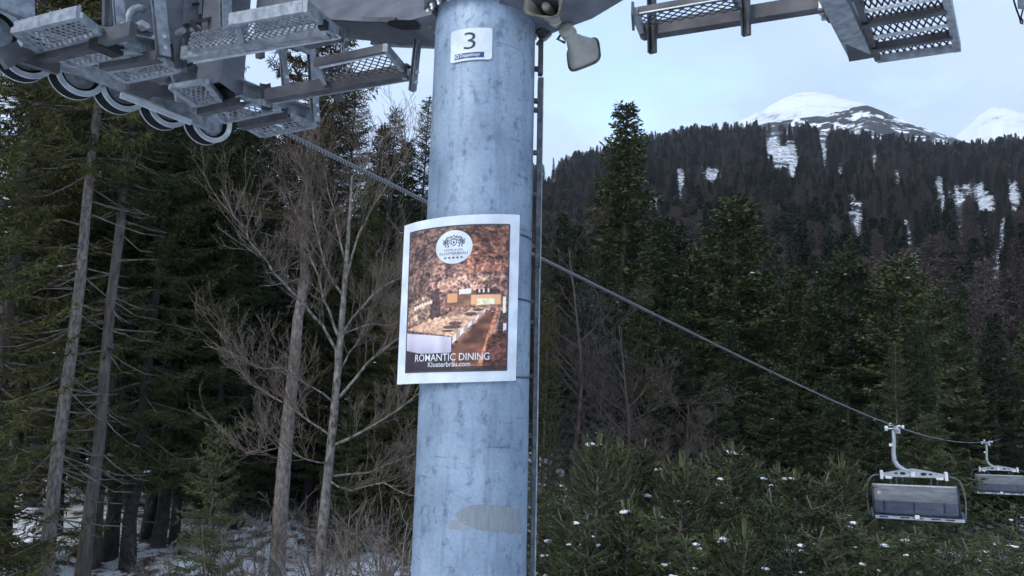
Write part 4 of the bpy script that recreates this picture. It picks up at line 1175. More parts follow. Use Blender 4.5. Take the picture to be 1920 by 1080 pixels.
    def shell(i0, i1, x0, x1, mat, name, par, dy=0.0, nx=12):
        q = MB()
        for i in range(i0, i1 + 1):
            for k in range(nx + 1):
                x_ = x0 + (x1 - x0) * k / nx
                edge = max(0, abs(x_) - 1.30) ** 2 * 2.2
                q.v.append(tuple(L(cx - 0.03 + x_, prof[i][0] + dy - edge, prof[i][1])))
        for i in range(i1 - i0):
            for k in range(nx):
                a = i * (nx + 1) + k
                q.f.append((a, a + 1, a + nx + 2, a + nx + 1))
        return q.build(name, mat, par, True)
    vis = shell(0, 7, -1.53, 1.53, 'visor_mat', 'bubble', t_, 0, 24)
    shell(4, 7, -1.50, 1.50, 'visor_low', 'lower_pane', vis, 0.008, 24)
    for a in (-1.13, -0.08, 0.98):
        shell(4, 6, a - 0.035, a + 0.035, 'navy', 'slot', vis, 0.016, 2)
    q = MB(); q.tube([L(cx - 0.03 + a, 0.21 - max(0, abs(a) - 1.3) ** 2 * 2.2, -2.055) for a in np.linspace(-1.5, 1.5, 14)], 0.035, 8); q.build('bubble_top_rail', 'chair_metal', vis, True)
    for s_ in (-1, 1):
        q = MB(); q.tube([L(cx - 0.03 + s_ * 1.5, p_[0] - 0.05, p_[1]) for p_ in prof], 0.022, 6); q.build('bubble_side_rail', 'navy', vis, True)
    MB().beam(L(cx - 1.55, 0.45, -3.05), L(cx + 1.55, 0.45, -3.05), 0.06, 0.05).build('lower_bar', 'navy', vis)
    MB().beam(L(cx - 1.5, 0.52, -3.12), L(cx + 1.6, 0.52, -3.12), 0.07, 0.09).build('foot_bar', 'chair_metal', t_)
    for a in (-1.2, -0.45, 0.0, 0.62, 1.1):
        MB().box(L(cx + a, 0.565, -3.105), XV * 0.16, LV * 0.01, ZV * 0.02).build('foot_slot', 'navy', t_)
    MB().box(L(cx - 0.02, 0.56, -3.06), XV * 0.08, LV * 0.03, ZV * 0.06).build('latch', 'white', t_)
    for s_ in (-1, 1):
        MB().beam(L(cx + s_ * 1.6, 0.1, -2.9), L(cx + s_ * 1.58, 0.5, -3.12), 0.05, 0.05).build('arm_bar', 'chair_tube', t_)
    return t_
def visor(name, c1, c2, alpha, rough):
    m, n, b = newmat(name)
    t = N(n, 'ShaderNodeTexCoord')
    mp = N(n, 'ShaderNodeMapping'); mp.inputs['Scale'].default_value = (0.6, 0.6, 2.5); n.links.new(t.outputs['Object'], mp.inputs['Vector'])
    x = N(n, 'ShaderNodeTexNoise'); x.inputs['Scale'].default_value = 3.0; x.inputs['Detail'].default_value = 4; n.links.new(mp.outputs['Vector'], x.inputs['Vector'])
    r = N(n, 'ShaderNodeValToRGB'); r.color_ramp.elements[0].position = 0.35; r.color_ramp.elements[0].color = c4(c1); r.color_ramp.elements[1].position = 0.65; r.color_ramp.elements[1].color = c4(c2)
    n.links.new(x.outputs['Fac'], r.inputs['Fac']); n.links.new(r.outputs['Color'], b.inputs['Base Color'])
    setin(b, Roughness=rough, Alpha=alpha)
    return m
M['visor_mat'] = visor('smoked_visor', (0.115, 0.12, 0.13), (0.21, 0.215, 0.225), 0.86, 0.22)
M['visor_low'] = visor('blue_visor', (0.065, 0.075, 0.105), (0.105, 0.115, 0.15), 0.9, 0.2)
s1 = float(to_scz(at_c(1680, 799, CW))[0]); s2 = float(to_scz(at_c(1852, 828, CW))[0])
make_chair(rope_at(s1), 'six-seat bubble chair with smoked visor, the nearer and larger of the two')
make_chair(rope_at(s2), 'bubble chair farther down the rope, cut off by the right edge')
# ------------------------------------------------------------------ trees
def mesh_np(name, v, f4, mat, smooth=False):
    """v (n,3), f4 (m,4) quads -> mesh"""
    me = bpy.data.meshes.new(name)
    n, m_ = len(v), len(f4)
    me.vertices.add(n); me.vertices.foreach_set('co', np.asarray(v, np.float32).ravel())
    me.loops.add(m_ * 4); me.loops.foreach_set('vertex_index', np.asarray(f4, np.int32).ravel())
    me.polygons.add(m_); me.polygons.foreach_set('loop_start', np.arange(m_, dtype=np.int32) * 4)
    me.update(calc_edges=True)
    if smooth: me.shade_smooth()
    me.materials.append(mat)
    return me
def norm(a):
    return a / (np.linalg.norm(a, axis=-1, keepdims=True) + 1e-9)
def kites(p, d, l, w_, rng, roll=None):
    """flat pointed sprays: origin p, direction d, length l, width w_"""
    n = len(p); d = norm(d)
    r = norm(np.cross(d, rng.normal(size=(n, 3)) * (1.0 if roll is None else roll) + np.array([0, 0, 1.0])))
    l = np.asarray(l)[:, None] * np.ones((n, 1)); w_ = np.asarray(w_)[:, None] * np.ones((n, 1))
    q = np.stack([p, p + d * l * 0.42 + r * w_ * 0.5, p + d * l, p + d * l * 0.36 - r * w_ * 0.5], 1)
    return q.reshape(-1, 3)
def quads_of(v):
    return np.arange(len(v)).reshape(-1, 4)
def lumps(pts, size, rng):
    """small uneven caps of snow"""
    mb = MB()
    many = []
    for p, s in zip(pts, size):
        many.append((p, s * 0.8))
        for _ in range(int(rng.integers(1, 4))):
            a = rng.random() * 6.283
            many.append((np.asarray(p) + np.array([math.cos(a), math.sin(a), -0.25 + 0.5 * rng.random()]) * s * rng.uniform(0.5, 1.3), s * rng.uniform(0.3, 0.65)))
    for p, s in many:
        k = 7; a0 = rng.random() * 6
        e = 0.6 + 0.8 * rng.random()
        top = p + np.array([rng.normal() * s * .2, rng.normal() * s * .2, s * 0.55])
        vs = [top]
        for ring, (rr, zz_) in enumerate(((0.55, 0.45), (0.95, 0.08), (0.7, -0.35))):
            for j in range(k):
                a = a0 + 2 * math.pi * j / k
                q = rr * s * (0.55 + 0.8 * rng.random())
                vs.append(p + np.array([math.cos(a) * q * 1.35 * e, math.sin(a) * q / e, zz_ * s]))
        fs = [(0, 1 + j, 1 + (j + 1) % k) for j in range(k)]
        for ring in range(2):
            b_ = 1 + ring * k
            fs += [(b_ + j, b_ + k + j, b_ + k + (j + 1) % k, b_ + (j + 1) % k) for j in range(k)]
        mb.add(vs, fs)
    return mb
PROTO = {}
def protos(name, kind, parts):
    """parts: list of (part name, mesh)"""
    PROTO[name] = (kind, parts)
def conifer(name, seed, H, Rm, start, dead0, tr, nwh=0.45, twig=1.0, prof=0.75, upturn=0.25, dens=1.0, dead_len=1.2, bark='bark', snow=0, shoot=None, droop=0.35, keep=1.0, fat=1.0):
    rng = np.random.default_rng(seed)
    rn = random.Random(seed)
    T = MB()
    k = 14
    wob = [np.array([rn.gauss(0, 0.05), rn.gauss(0, 0.05), 0]) for _ in range(k + 1)]
    pts = [np.array([0, 0, H * i / k]) + wob[i] * min(1, i) for i in range(k + 1)]
    pts[0] = np.array([0, 0, -0.4])
    rad = [tr * (1.35 if i == 0 else 1.0) * (1 - 0.93 * i / k) + 0.008 for i in range(k + 1)]
    T.tube(pts, rad, 10)
    ax_ = lambda z: np.array([np.interp(z, [p[2] for p in pts], [p[0] for p in pts]), np.interp(z, [p[2] for p in pts], [p[1] for p in pts]), z])
    # dead lower branches
    z = dead0 * H
    D = MB()
    while z < start * H + 0.1 * H and dead0 < start:
        for _ in range(rn.choice((1, 2, 3))):
            a = rn.random() * 6.283; Ld = dead_len * (0.35 + rn.random()); p = ax_(z)
            sl = rn.uniform(-0.45, 0.12); o = np.array([math.cos(a), math.sin(a), 0])
            pp = [p, p + o * Ld * 0.35 + ZV * sl * Ld * 0.45, p + o * Ld * 0.7 + ZV * sl * Ld * 0.8 + np.array([rn.gauss(0, .05), rn.gauss(0, .05), 0]), p + o * Ld + ZV * (sl * Ld * 0.85)]
            D.tube(pp, [0.022, 0.017, 0.012, 0.006], 4, False)
            for q in range(rn.choice((1, 2, 3))):
                f = rn.uniform(0.35, 0.9); b0 = pp[0] * (1 - f) + pp[3] * f + ZV * (0.02)
                sd_ = np.array([-o[1], o[0], 0]) * rn.choice((-1, 1))
                D.tube([b0, b0 + (o * 0.6 + sd_ * 0.8) * 0.3 * Ld * rn.random() - ZV * 0.1], [0.007, 0.003], 3, False)
        z += rn.uniform(0.08, 0.36) * H / 24
    V = []; tips = []
    z = start * H
    while z < H - 0.25:
        t = (H - z) / (H * (1 - start))
        nb = rn.choice((4, 5, 5, 6)) if t > 0.1 else 4
        a0 = rn.random() * 6.283
        for b_ in range(nb):
            if rn.random() > keep: continue
            a = a0 + 6.283 * b_ / nb + rn.gauss(0, 0.25)
            low = min(1.0, (z - start * H) / (0.12 * H) + 0.55)
            L = Rm * (t ** prof) * low * rn.uniform(0.62, 1.12) + 0.18
            o = np.array([math.cos(a), math.sin(a), 0.0]); s = np.array([-o[1], o[0], 0.0])
            rise = 0.55 * (1 - t) - droop * t * rn.uniform(0.5, 1.4)
            p0 = ax_(z + rn.uniform(-0.12, 0.12))
            n = max(4, int(L / 0.095 * dens))
            uu = np.linspace(0.10, 1.0, n) ** 0.9
            sw = rn.gauss(0, 0.08)
            def P(u_):
                u_ = np.asarray(u_)[..., None]
                return p0 + o * L * u_ + s * (L * sw * u_ ** 2) + ZV * L * (rise * u_ - 0.22 * u_ * (1 - u_) + upturn * u_ ** 3 * t)
            pb = P(uu); tg = norm(P(uu + 0.02) - pb)
            D.tube([p0, P(0.5), P(0.97)], [0.008 + 0.007 * L, 0.006 + 0.003 * L, 0.003], 3, False)
            tips.append(pb[-1])
            for sg in (-1, 1):
                ang = rng.uniform(0.7, 1.25, n)[:, None]
                d = norm(tg * np.cos(ang) + s * sg * np.sin(ang) + ZV * rng.normal(-0.12, 0.18, n)[:, None])
                l = (0.30 * L * (1 - uu) * (0.5 + uu) + 0.13) * rng.uniform(0.6, 1.25, n) * twig
                V.append(kites(pb, d, l, (0.034 + 0.035 * l) * fat, rng, 0.55))
                for q in range(3):
                    f = rng.uniform(0.2, 0.95, n)[:, None]
                    pp = pb + d * l[:, None] * f
                    d2 = norm(d + rng.normal(0, 0.55, (n, 3)) + ZV * -0.25)
                    V.append(kites(pp, d2, rng.uniform(0.10, 0.26, n) * twig, rng.uniform(0.025, 0.05, n) * twig * fat, rng, 0.8))
            V.append(kites(pb, tg + rng.normal(0, 0.3, (n, 3)), rng.uniform(0.14, 0.28, n) * twig, rng.uniform(0.03, 0.055, n) * fat, rng, 0.8))
            d3 = rng.normal(0, 0.35, (n, 3)) - ZV * 0.9                   # hanging sprays
            V.append(kites(pb, d3, rng.uniform(0.10, 0.24, n) * twig, rng.uniform(0.03, 0.05, n) * fat, rng, 0.8))
        z += nwh * rn.uniform(0.75, 1.2) * (0.55 + 0.6 * min(1, t * 1.5))
    k = 14                                                              # leader
    zt = rng.uniform(H - 0.9, H - 0.05, k)
    pt = np.stack([ax_(q) for q in zt]); V.append(kites(pt, np.stack([rng.normal(0, .5, k), rng.normal(0, .5, k), np.ones(k) * .8], -1), rng.uniform(.12, .3, k), np.full(k, .05), rng))
    V = np.concatenate(V)
    me_t = bpy.data.meshes.new(name + '_trunk'); me_t.from_pydata(T.v, [], T.f); me_t.shade_smooth(); me_t.materials.append(M[bark])
    parts = [('trunk', me_t), ('crown', mesh_np(name + '_crown', V, quads_of(V), M['fol_mid']))]
    if D.v:
        me_d = bpy.data.meshes.new(name + '_branches'); me_d.from_pydata(D.v, [], D.f); me_d.materials.append(M['deadwood'])
        parts.append(('branches', me_d))
    if snow:
        sel = rng.choice(len(tips), min(snow, len(tips)), replace=False)
        sel = [tips[i] * np.array([0.88, 0.88, 1]) for i in sel]
        S = lumps(sel, rng.uniform(0.04, 0.11, len(sel)), rng)
        me_s = bpy.data.meshes.new(name + '_snow'); me_s.from_pydata(S.v, [], S.f); me_s.shade_smooth(); me_s.materials.append(M['snow'])
        parts.append(('snow', me_s))
    protos(name, H, parts)
def young_pine(name, seed, H, Rm, snow=14):
    """bushy young pine with brush-like shoots that turn upwards"""
    rng = np.random.default_rng(seed); rn = random.Random(seed)
    T = MB(); T.tube([(0, 0, -0.3), (0.02, 0, H * 0.5), (0, 0.02, H * 0.97)], [0.075, 0.05, 0.012], 8)
    V = []; S_ = []; tips = []
    def shoot(p, d, l, thick, V=V):
        d = np.asarray(d) / np.linalg.norm(d)
        n = 15
        f = rng.uniform(0.0, 0.98, n)
        dd = norm(d * 0.8 + rng.normal(0, 0.55, (n, 3)))
        V.append(kites(np.asarray(p) + d * (l * f)[:, None], dd, rng.uniform(0.7, 1.2, n) * thick, np.full(n, 0.013), rng, 1.0))
        V.append(kites(np.tile(np.asarray(p), (3, 1)), np.tile(d, (3, 1)) + rng.normal(0, .05, (3, 3)), np.full(3, l * 1.1), np.full(3, thick * 0.42), rng, 2.0))
    z = 0.25
    while z < H:
        t = 1 - z / H
        nb = 6 if t > 0.12 else 5
        a0 = rn.random() * 6.28
        for b_ in range(nb):
            a = a0 + 6.283 * b_ / nb + rn.gauss(0, 0.2)
            L = Rm * (0.10 + 1.0 * t ** 0.85) * rn.uniform(0.65, 1.2)
            o = np.array([math.cos(a), math.sin(a), 0]); s = np.array([-o[1], o[0], 0])
            r0, r1 = 0.15 + 0.9 * (1 - t), 0.55
            P = lambda u_: np.array([0, 0, z]) + o * L * u_ + ZV * L * (r0 * 0.5 * u_ + r1 * u_ * u_ * 0.6)
            T.tube([P(0), P(0.5), P(0.95)], [0.02, 0.012, 0.006], 4, False)
            n = max(4, int(L / 0.085))
            for i in range(n):
                u_ = 0.10 + 0.90 * (i + 1) / n
                p = P(u_)
                for sg in (-1, 1):
                    if rn.random() < 0.88:
                        dirn = o * 0.7 + s * sg * rn.uniform(0.5, 1.0) + ZV * rn.uniform(0.15, 0.8)
                        l = rn.uniform(0.12, 0.22) + 0.22 * L * (1 - u_)
                        shoot(p, dirn, l, 0.06)
                        if l > 0.24:
                            q = p + dirn / np.linalg.norm(dirn) * l * 0.55
                            shoot(q, dirn * 0.6 + o * 0.4 + ZV * 0.5, l * 0.6, 0.055)
            shoot(P(0.93), o * 0.35 + ZV * rn.uniform(0.5, 1.0), rn.uniform(0.18, 0.30), 0.055, S_ if rn.random() < (0.75 if t < 0.4 else 0.25) else V)
            tips.append(P(rn.uniform(0.7, 0.95)))
        z += 0.30 * rn.uniform(0.8, 1.15) * (0.7 + 0.3 * t)
    for q in range(3): shoot((0, 0, H * 0.90), ZV + np.array([.02, 0, 0]), H * 0.10 + 0.32, 0.06, S_)
    for q in range(5):
        a = q * 1.256 + 0.3
        shoot((0, 0, H * 0.92), np.array([math.cos(a) * 0.42, math.sin(a) * 0.42, 0.95]), 0.42, 0.065, S_); shoot((0, 0, H * 0.92), np.array([math.cos(a) * 0.42, math.sin(a) * 0.42, 0.95]), 0.42, 0.065, S_)
    V = np.concatenate(V)
    me_t = bpy.data.meshes.new(name + '_trunk'); me_t.from_pydata(T.v, [], T.f); me_t.shade_smooth(); me_t.materials.append(M['bark'])
    S_ = np.concatenate(S_)
    parts = [('trunk', me_t), ('crown', mesh_np(name + '_crown', V, quads_of(V), M['fol_pine'])), ('shoots', mesh_np(name + '_shoots', S_, quads_of(S_), M['fol_tip']))]
    if snow:
        sel = rng.choice(len(tips), snow, replace=True)
        S = lumps([tips[i] for i in sel], np.clip(rng.lognormal(-3.1, 0.5, snow), 0.02, 0.10), rng)
        me_s = bpy.data.meshes.new(name + '_snow'); me_s.from_pydata(S.v, [], S.f); me_s.shade_smooth(); me_s.materials.append(M['snow'])
        parts.append(('snow', me_s))
    protos(name, float(max(V[:, 2].max(), S_[:, 2].max())), parts)
def grow(mb, rn, p, d, L, r_, lev, maxlev, up=0.12, kids=(4, 6), ang=(0.5, 0.95), shrink=0.58):
    """one limb with its side branches"""
    k = 5; pts = [np.asarray(p, float)]; d = np.asarray(d, float) / np.linalg.norm(d)
    dd = d.copy()
    for i in range(k):
        dd = dd + np.array([rn.gauss(0, 0.10), rn.gauss(0, 0.10), rn.gauss(0, 0.07) + up * 0.5]); dd /= np.linalg.norm(dd)
        pts.append(pts[-1] + dd * L / k)
    mb.tube(pts, [max(0.0035, r_ * (1 - 0.78 * i / k)) for i in range(k + 1)], 5 if lev == 0 else 3, False)
    if lev >= maxlev: return
    n = rn.randint(*kids)
    for i in range(n):
        f = 0.25 + 0.75 * (i + rn.random()) / n; x_ = min(f * k, k - 0.01); j = int(x_)
        q = pts[j] * (1 - (x_ - j)) + pts[j + 1] * (x_ - j)
        t = pts[j + 1] - pts[j]; t /= np.linalg.norm(t)
        pr = np.cross(t, [rn.gauss(0, 1), rn.gauss(0, 1), rn.gauss(0, 1)]); pr /= np.linalg.norm(pr) + 1e-9
        a = rn.uniform(*ang)
        grow(mb, rn, q, t * math.cos(a) + pr * math.sin(a), L * shrink * rn.uniform(0.7, 1.15) * (1.1 - 0.35 * f), r_ * 0.5 * (1.1 - 0.5 * f), lev + 1, maxlev, up, kids, ang, shrink)
def bare_tree(name, seed, H, stems=1, tr=0.12, maxlev=3, mats=('bark_grey', 'twig'), first=0.3, nl=11):
    rn = random.Random(seed); T = MB(); C = MB()
    for s in range(stems):
        a = rn.random() * 6.28; lean = 0.0 if stems == 1 else rn.uniform(0.15, 0.6)
        k = 8; pts = [np.array([0, 0, -0.3 if stems == 1 else -0.05])]; d = np.array([math.cos(a) * lean, math.sin(a) * lean, 1.0])
        Hs = H * rn.uniform(0.75, 1.0)
        for i in range(k):
            d = d + np.array([rn.gauss(0, .07), rn.gauss(0, .07), 0.03]); d /= np.linalg.norm(d); pts.append(pts[-1] + d * Hs / k)
        r0 = tr * (1 if stems == 1 else rn.uniform(0.5, 1))
        T.tube(pts, [r0 * (1 - 0.85 * i / k) + 0.006 for i in range(k + 1)], 7, False)
        for i in range(nl):
            f = first + (0.97 - first) * (i + rn.random()) / nl; x_ = f * k; j = min(int(x_), k - 1); q = pts[j] * (1 - (x_ - j)) + pts[j + 1] * (x_ - j)
            a = rn.random() * 6.28; e = rn.uniform(0.35, 1.0)
            grow(C, rn, q, (math.cos(a), math.sin(a), e), Hs * 0.42 * (1.15 - 0.75 * f), r0 * 0.42 * (1.1 - 0.8 * f) + 0.006, 1, maxlev, 0.16)
    me_t = bpy.data.meshes.new(name + '_trunk'); me_t.from_pydata(T.v, [], T.f); me_t.shade_smooth(); me_t.materials.append(M[mats[0]])
    me_c = bpy.data.meshes.new(name + '_crown'); me_c.from_pydata(C.v, [], C.f); me_c.materials.append(M[mats[1]])
    protos(name, H, [('trunk' if stems == 1 else 'stems', me_t), ('crown' if stems == 1 else 'twigs', me_c)])

conifer('forest_a', 11, 24, 2.7, 0.30, 0.06, 0.21, snow=6)
conifer('forest_b', 12, 24, 2.4, 0.42, 0.08, 0.19, dead_len=1.5)
conifer('forest_c', 13, 22, 3.1, 0.13, 0.13, 0.22, snow=7)
conifer('forest_d', 14, 22, 2.1, 0.17, 0.05, 0.18, prof=0.65)
conifer('fir_e', 15, 19, 3.2, 0.16, 0.04, 0.2, droop=0.5, upturn=0.1, nwh=0.5, prof=0.6, snow=7)
conifer('trunk_f', 16, 25, 2.6, 0.40, 0.07, 0.2, bark='bark_pale', dead_len=1.9)
conifer('trunk_g', 17, 24, 2.5, 0.38, 0.10, 0.19, bark='bark', dead_len=1.4)
conifer('crown_h', 18, 17, 2.3, 0.55, 0.5, 0.215, bark='bark_pale', dead_len=1.3, dens=1.3)
conifer('edge_i', 19, 20, 3.6, 0.04, 0.03, 0.22, nwh=0.5, snow=14, upturn=0.35)
conifer('small_j', 20, 6, 1.25, 0.10, 0.05, 0.05, nwh=0.28, twig=0.8)
conifer('far_forest_a', 111, 24, 2.7, 0.25, 0.06, 0.21, snow=5, dens=0.72, fat=2.1, twig=1.3)
conifer('far_forest_b', 112, 24, 2.4, 0.38, 0.08, 0.19, dead_len=1.5, dens=0.72, fat=2.1, twig=1.3)
conifer('far_forest_c', 113, 22, 3.1, 0.10, 0.10, 0.22, snow=6, dens=0.72, fat=2.1, twig=1.3)
conifer('far_forest_d', 114, 22, 2.1, 0.15, 0.05, 0.18, prof=0.65, dens=0.72, fat=2.1, twig=1.3)
conifer('far_fir_e', 115, 19, 3.2, 0.14, 0.04, 0.2, droop=0.5, upturn=0.1, nwh=0.55, prof=0.55, snow=6, dens=0.72, fat=2.1, twig=1.35)
for i, (h, r_) in enumerate(((5.0, 1.6), (4.8, 1.45), (5.4, 1.35), (4.6, 1.55))):
    young_pine('pine_%d' % i, 30 + i, h, r_, 9)
conifer('young_spruce', 50, 5.5, 1.35, 0.03, 0.02, 0.06, nwh=0.26, twig=0.75, dens=1.25, prof=0.8, droop=0.1, upturn=0.2, snow=9)
conifer('young_spruce_b', 51, 5.5, 1.15, 0.03, 0.02, 0.06, nwh=0.24, twig=0.7, dens=1.25, prof=0.9, droop=0.15, upturn=0.2, snow=9)
bare_tree('bare_k', 41, 12, 1, 0.07, 4, ('twig_red', 'twig_red'), 0.2, 14)
bare_tree('bare_l', 42, 9, 1, 0.05, 4, ('twig_red', 'twig_red'), 0.15, 13)
bare_tree('shrub_m', 43, 3.2, 6, 0.024, 2, ('twig', 'twig'), 0.15, 7)
bare_tree('shrub_n', 44, 2.4, 7, 0.02, 2, ('deadwood', 'deadwood'), 0.15, 6)

def put_tree(proto, x, y, H, label, cat='tree', name='spruce_tree', mat=None, group=None, rot=0.0, wide=1.0, bark=None, sink=0.0):
    h0, parts = PROTO[proto]
    o = empty(name, (x, y, float(gz(x, y)) - sink))
    s = H / h0
    o.scale = (s * wide, s * wide, s); o.rotation_euler = (0, 0, rot)
    tag(o, label, cat, group)
    for pn, me in parts:
        c = bpy.data.objects.new(pn, me); col.objects.link(c); c.parent = o
        if pn in ('snow', 'branches', 'twigs', 'shoots'): c['kind'] = 'stuff'
        if mat and pn == 'crown':
            c.material_slots[0].link = 'OBJECT'; c.material_slots[0].material = M[mat]
        if bark and pn in ('trunk', 'stems'):
            c.material_slots[0].link = 'OBJECT'; c.material_slots[0].material = M[bark]
    return o
def tree_px(proto, px, py, r, top, label, H=None, **k):
    """stand a tree where the sight line through a trunk point reaches range r; top = photo row of its tip"""
    if r > 34 and 'far_' + proto in PROTO: proto = 'far_' + proto
    p = at_r(px, py, r)
    if H is None:
        q = at_r(px + (py - top) * 0.05, top, r)
        H = q[2] - float(gz(p[0], p[1]))
    return put_tree(proto, p[0], p[1], H, label, **k)
rn = random.Random(5)
rot = lambda: rn.random() * 6.283

# --- left forest: the ones that stand out
tree_px('trunk_f', 122, 760, 20.0, 0, 'tall spruce with bare pale leaning trunk and dead side branches at far left', H=26, mat='fol_olive', rot=0.4, wide=0.72)
tree_px('trunk_g', 188, 760, 21.0, 0, 'bare grey spruce trunk just right of the pale leaning trunk', H=25, mat='fol_mid', rot=2.0, wide=0.75)
tree_px('trunk_g', 201, 800, 24.0, 0, 'thinner brown trunk behind the two bare trunks at far left', H=23, mat='fol_mid', rot=4.2, wide=0.9)
tree_px('crown_h', 546, 740, 19.0, 0, 'thick pale spruce trunk rising through the bare tree, left of the poster', H=15.6, mat='fol_brown', rot=1.0)
tree_px('edge_i', 2, 700, 22.5, 0, 'olive spruce with long low branches cut off by the left edge', H=21, mat='fol_olive', rot=1.1)
tree_px('edge_i', -120, 700, 18.5, 0, 'olive spruce reaching in from outside the left edge', H=17, mat='fol_olive', rot=3.0)
tree_px('small_j', 396, 950, 17.2, 795, 'small young spruce among dead brush left of the thick trunk', mat='fol_mid', rot=0.5)
# --- the dark wood behind them
G = 'dark spruces deep in the wood left of the pole'
LB = 'dark spruce standing deep in the wood left of the pole'
for px, r, top, pr, mt in ((40, 25, -150, 'forest_a', 'fol_mid'), (85, 31, -120, 'forest_c', 'fol_dark'), (130, 27, -160, 'forest_d', 'fol_olive'), (160, 35, -100, 'forest_c', 'fol_mid'),
                           (235, 24.5, -160, 'forest_a', 'fol_mid'), (272, 23.5, -120, 'forest_c', 'fol_mid'), (322, 25, -60, 'forest_c', 'fol_olive'), (412, 25, 240, 'forest_c', 'fol_mid'), (262, 31, -60, 'forest_c', 'fol_olive'), (300, 26, -80, 'forest_d', 'fol_mid'), (338, 34, 40, 'forest_c', 'fol_dark'),
                           (352, 25.5, 60, 'forest_a', 'fol_mid'), (392, 29, 205, 'forest_c', 'fol_dark'), (430, 36, 215, 'forest_a', 'fol_dark'), (455, 27, 265, 'fir_e', 'fol_dark'),
                           (497, 31, 300, 'forest_c', 'fol_dark'), (520, 40, 190, 'forest_a', 'fol_dark'), (590, 28, 90, 'forest_c', 'fol_olive'), (628, 34, 150, 'forest_a', 'fol_brown'),
                           (668, 27, 330, 'forest_c', 'fol_olive'), (708, 30, 203, 'forest_d', 'fol_dark'), (735, 36, 262, 'forest_c', 'fol_mid'), (772, 31, 182, 'forest_d', 'fol_dark'),
                           (690, 40, 235, 'forest_a', 'fol_dark'), (755, 25, 420, 'fir_e', 'fol_olive'), (815, 33, 230, 'forest_c', 'fol_mid'), (850, 38, 260, 'forest_a', 'fol_dark'), (900, 33, 330, 'forest_c', 'fol_dark'),
                           (945, 42, 350, 'forest_d', 'fol_dark'), (560, 45, 160, 'forest_a', 'fol_dark'), (200, 42, -40, 'forest_a', 'fol_dark'), (110, 44, -60, 'forest_b', 'fol_dark'), (370, 45, 120, 'forest_b', 'fol_dark'), (20, 38, 20, 'forest_b', 'fol_dark'), (470, 48, 250, 'forest_b', 'fol_dark')):
    lab = LB
    if px in (708, 772): lab = 'spruce tip against the sky just left of the pole, %s of the pair' % ('left' if px == 708 else 'right')
    if px == 668: lab = 'olive spruce behind the bare tree, left of the poster'
    tree_px(pr, px, 740, r, top, lab, mat=mt, group=G if lab == LB else None, rot=rot(), bark='bark_dark' if lab == LB else None, wide=rn.uniform(0.95, 1.2))
# slim dark stems whose crowns are lost overhead
for px, r in ((60, 33), (250, 37), (286, 29), (316, 27.5), (332, 38), (352, 32), (410, 39), (222, 45), (150, 48), (440, 44)):
    tree_px('forest_b', px, 900, r, 0, 'slim dark spruce stem on the snowy forest floor at lower left', H=rn.uniform(17, 21), mat='fol_dark', group='slim dark stems on the forest floor', rot=rot(), wide=0.8, bark='bark_dark')

for px, r, H in ((330, 33, 6.5), (375, 29, 5), (425, 30, 7), (450, 37, 8), (482, 28, 5.5), (510, 34, 7), (535, 29, 6), (575, 31, 7.5), (605, 36, 8), (640, 29, 6.5), (665, 33, 8), (700, 27, 6), (730, 31, 8), (760, 28, 7), (690, 38, 9), (560, 40, 9), (400, 42, 9), (300, 40, 8), (240, 38, 7), (180, 40, 8), (120, 36, 7), (60, 40, 8), (20, 33, 6), (785, 24, 6), (655, 23, 4.5)):
    tree_px('small_j', px, 850, r, 0, 'low bushy spruce in the shade under the tall trees left of the pole', H=H, mat=rn.choice(('fol_dark', 'fol_mid', 'fol_olive')), group='low spruces under the tall trees', rot=rot(), wide=1.25)
# --- big bare tree with its own traced limbs
r0 = 17.0
tp = [(598, 1100), (604, 1000), (614, 900), (624, 800), (633, 700), (641, 600), (649, 500), (655, 410), (660, 330)]
TP = [at_r(px, py, r0) for px, py in tp]
TP[0][2] = float(gz(TP[0][0], TP[0][1])) - 0.2
bt = thing('bare_tree', (TP[0][0], TP[0][1], float(gz(TP[0][0], TP[0][1]))), 'bare leafless tree with spreading pale grey limbs left of the poster', 'tree')
T = MB(); T.tube(TP, [0.125, 0.11, 0.10, 0.09, 0.08, 0.068, 0.052, 0.036, 0.016], 9)
T.build('trunk', 'bark_grey', bt, True)
limbs = [([(630, 690), (617, 633), (587, 592), (558, 559), (528, 526), (502, 492), (469, 455), (439, 407), (413, 355)], 0.05, -1.2),
         ([(638, 640), (617, 581), (602, 540), (587, 496), (572, 455), (556, 400), (530, 330)], 0.045, 0.8),
         ([(641, 640), (661, 596), (698, 555), (724, 533), (752, 520), (790, 490)], 0.045, -0.8),
         ([(645, 625), (695, 607), (732, 611), (765, 600)], 0.03, 0.6),
         ([(627, 834), (680, 809), (743, 771), (800, 727)], 0.05, -1.0),
         ([(636, 745), (692, 677), (749, 633), (800, 590)], 0.05, -0.7),
         ([(622, 893), (692, 886), (774, 853), (820, 830)], 0.035, 0.4),
         ([(650, 500), (632, 430), (615, 360), (600, 300)], 0.035, 0.5),
         ([(650, 520), (672, 440), (700, 385), (735, 330), (765, 285)], 0.04, -0.5),
         ([(648, 560), (610, 500), (590, 420), (585, 350), (560, 290)], 0.035, -1.0),
         ([(630, 760), (575, 720), (530, 690), (480, 690)], 0.03, -0.8),
         ([(624, 820), (580, 790), (540, 760), (470, 720), (410, 620)], 0.035, 0.9),
         ([(655, 420), (668, 360), (690, 300), (720, 255)], 0.03, 0.9), ([(633, 700), (655, 660), (672, 640), (700, 570), (720, 470)], 0.03, 1.2),
         ([(618, 870), (570, 860), (520, 840), (460, 850)], 0.03, -1.3), ([(616, 900), (660, 920), (720, 905), (770, 930)], 0.03, -0.9)]
Lm = MB(); Tw = MB(); rl = random.Random(8)
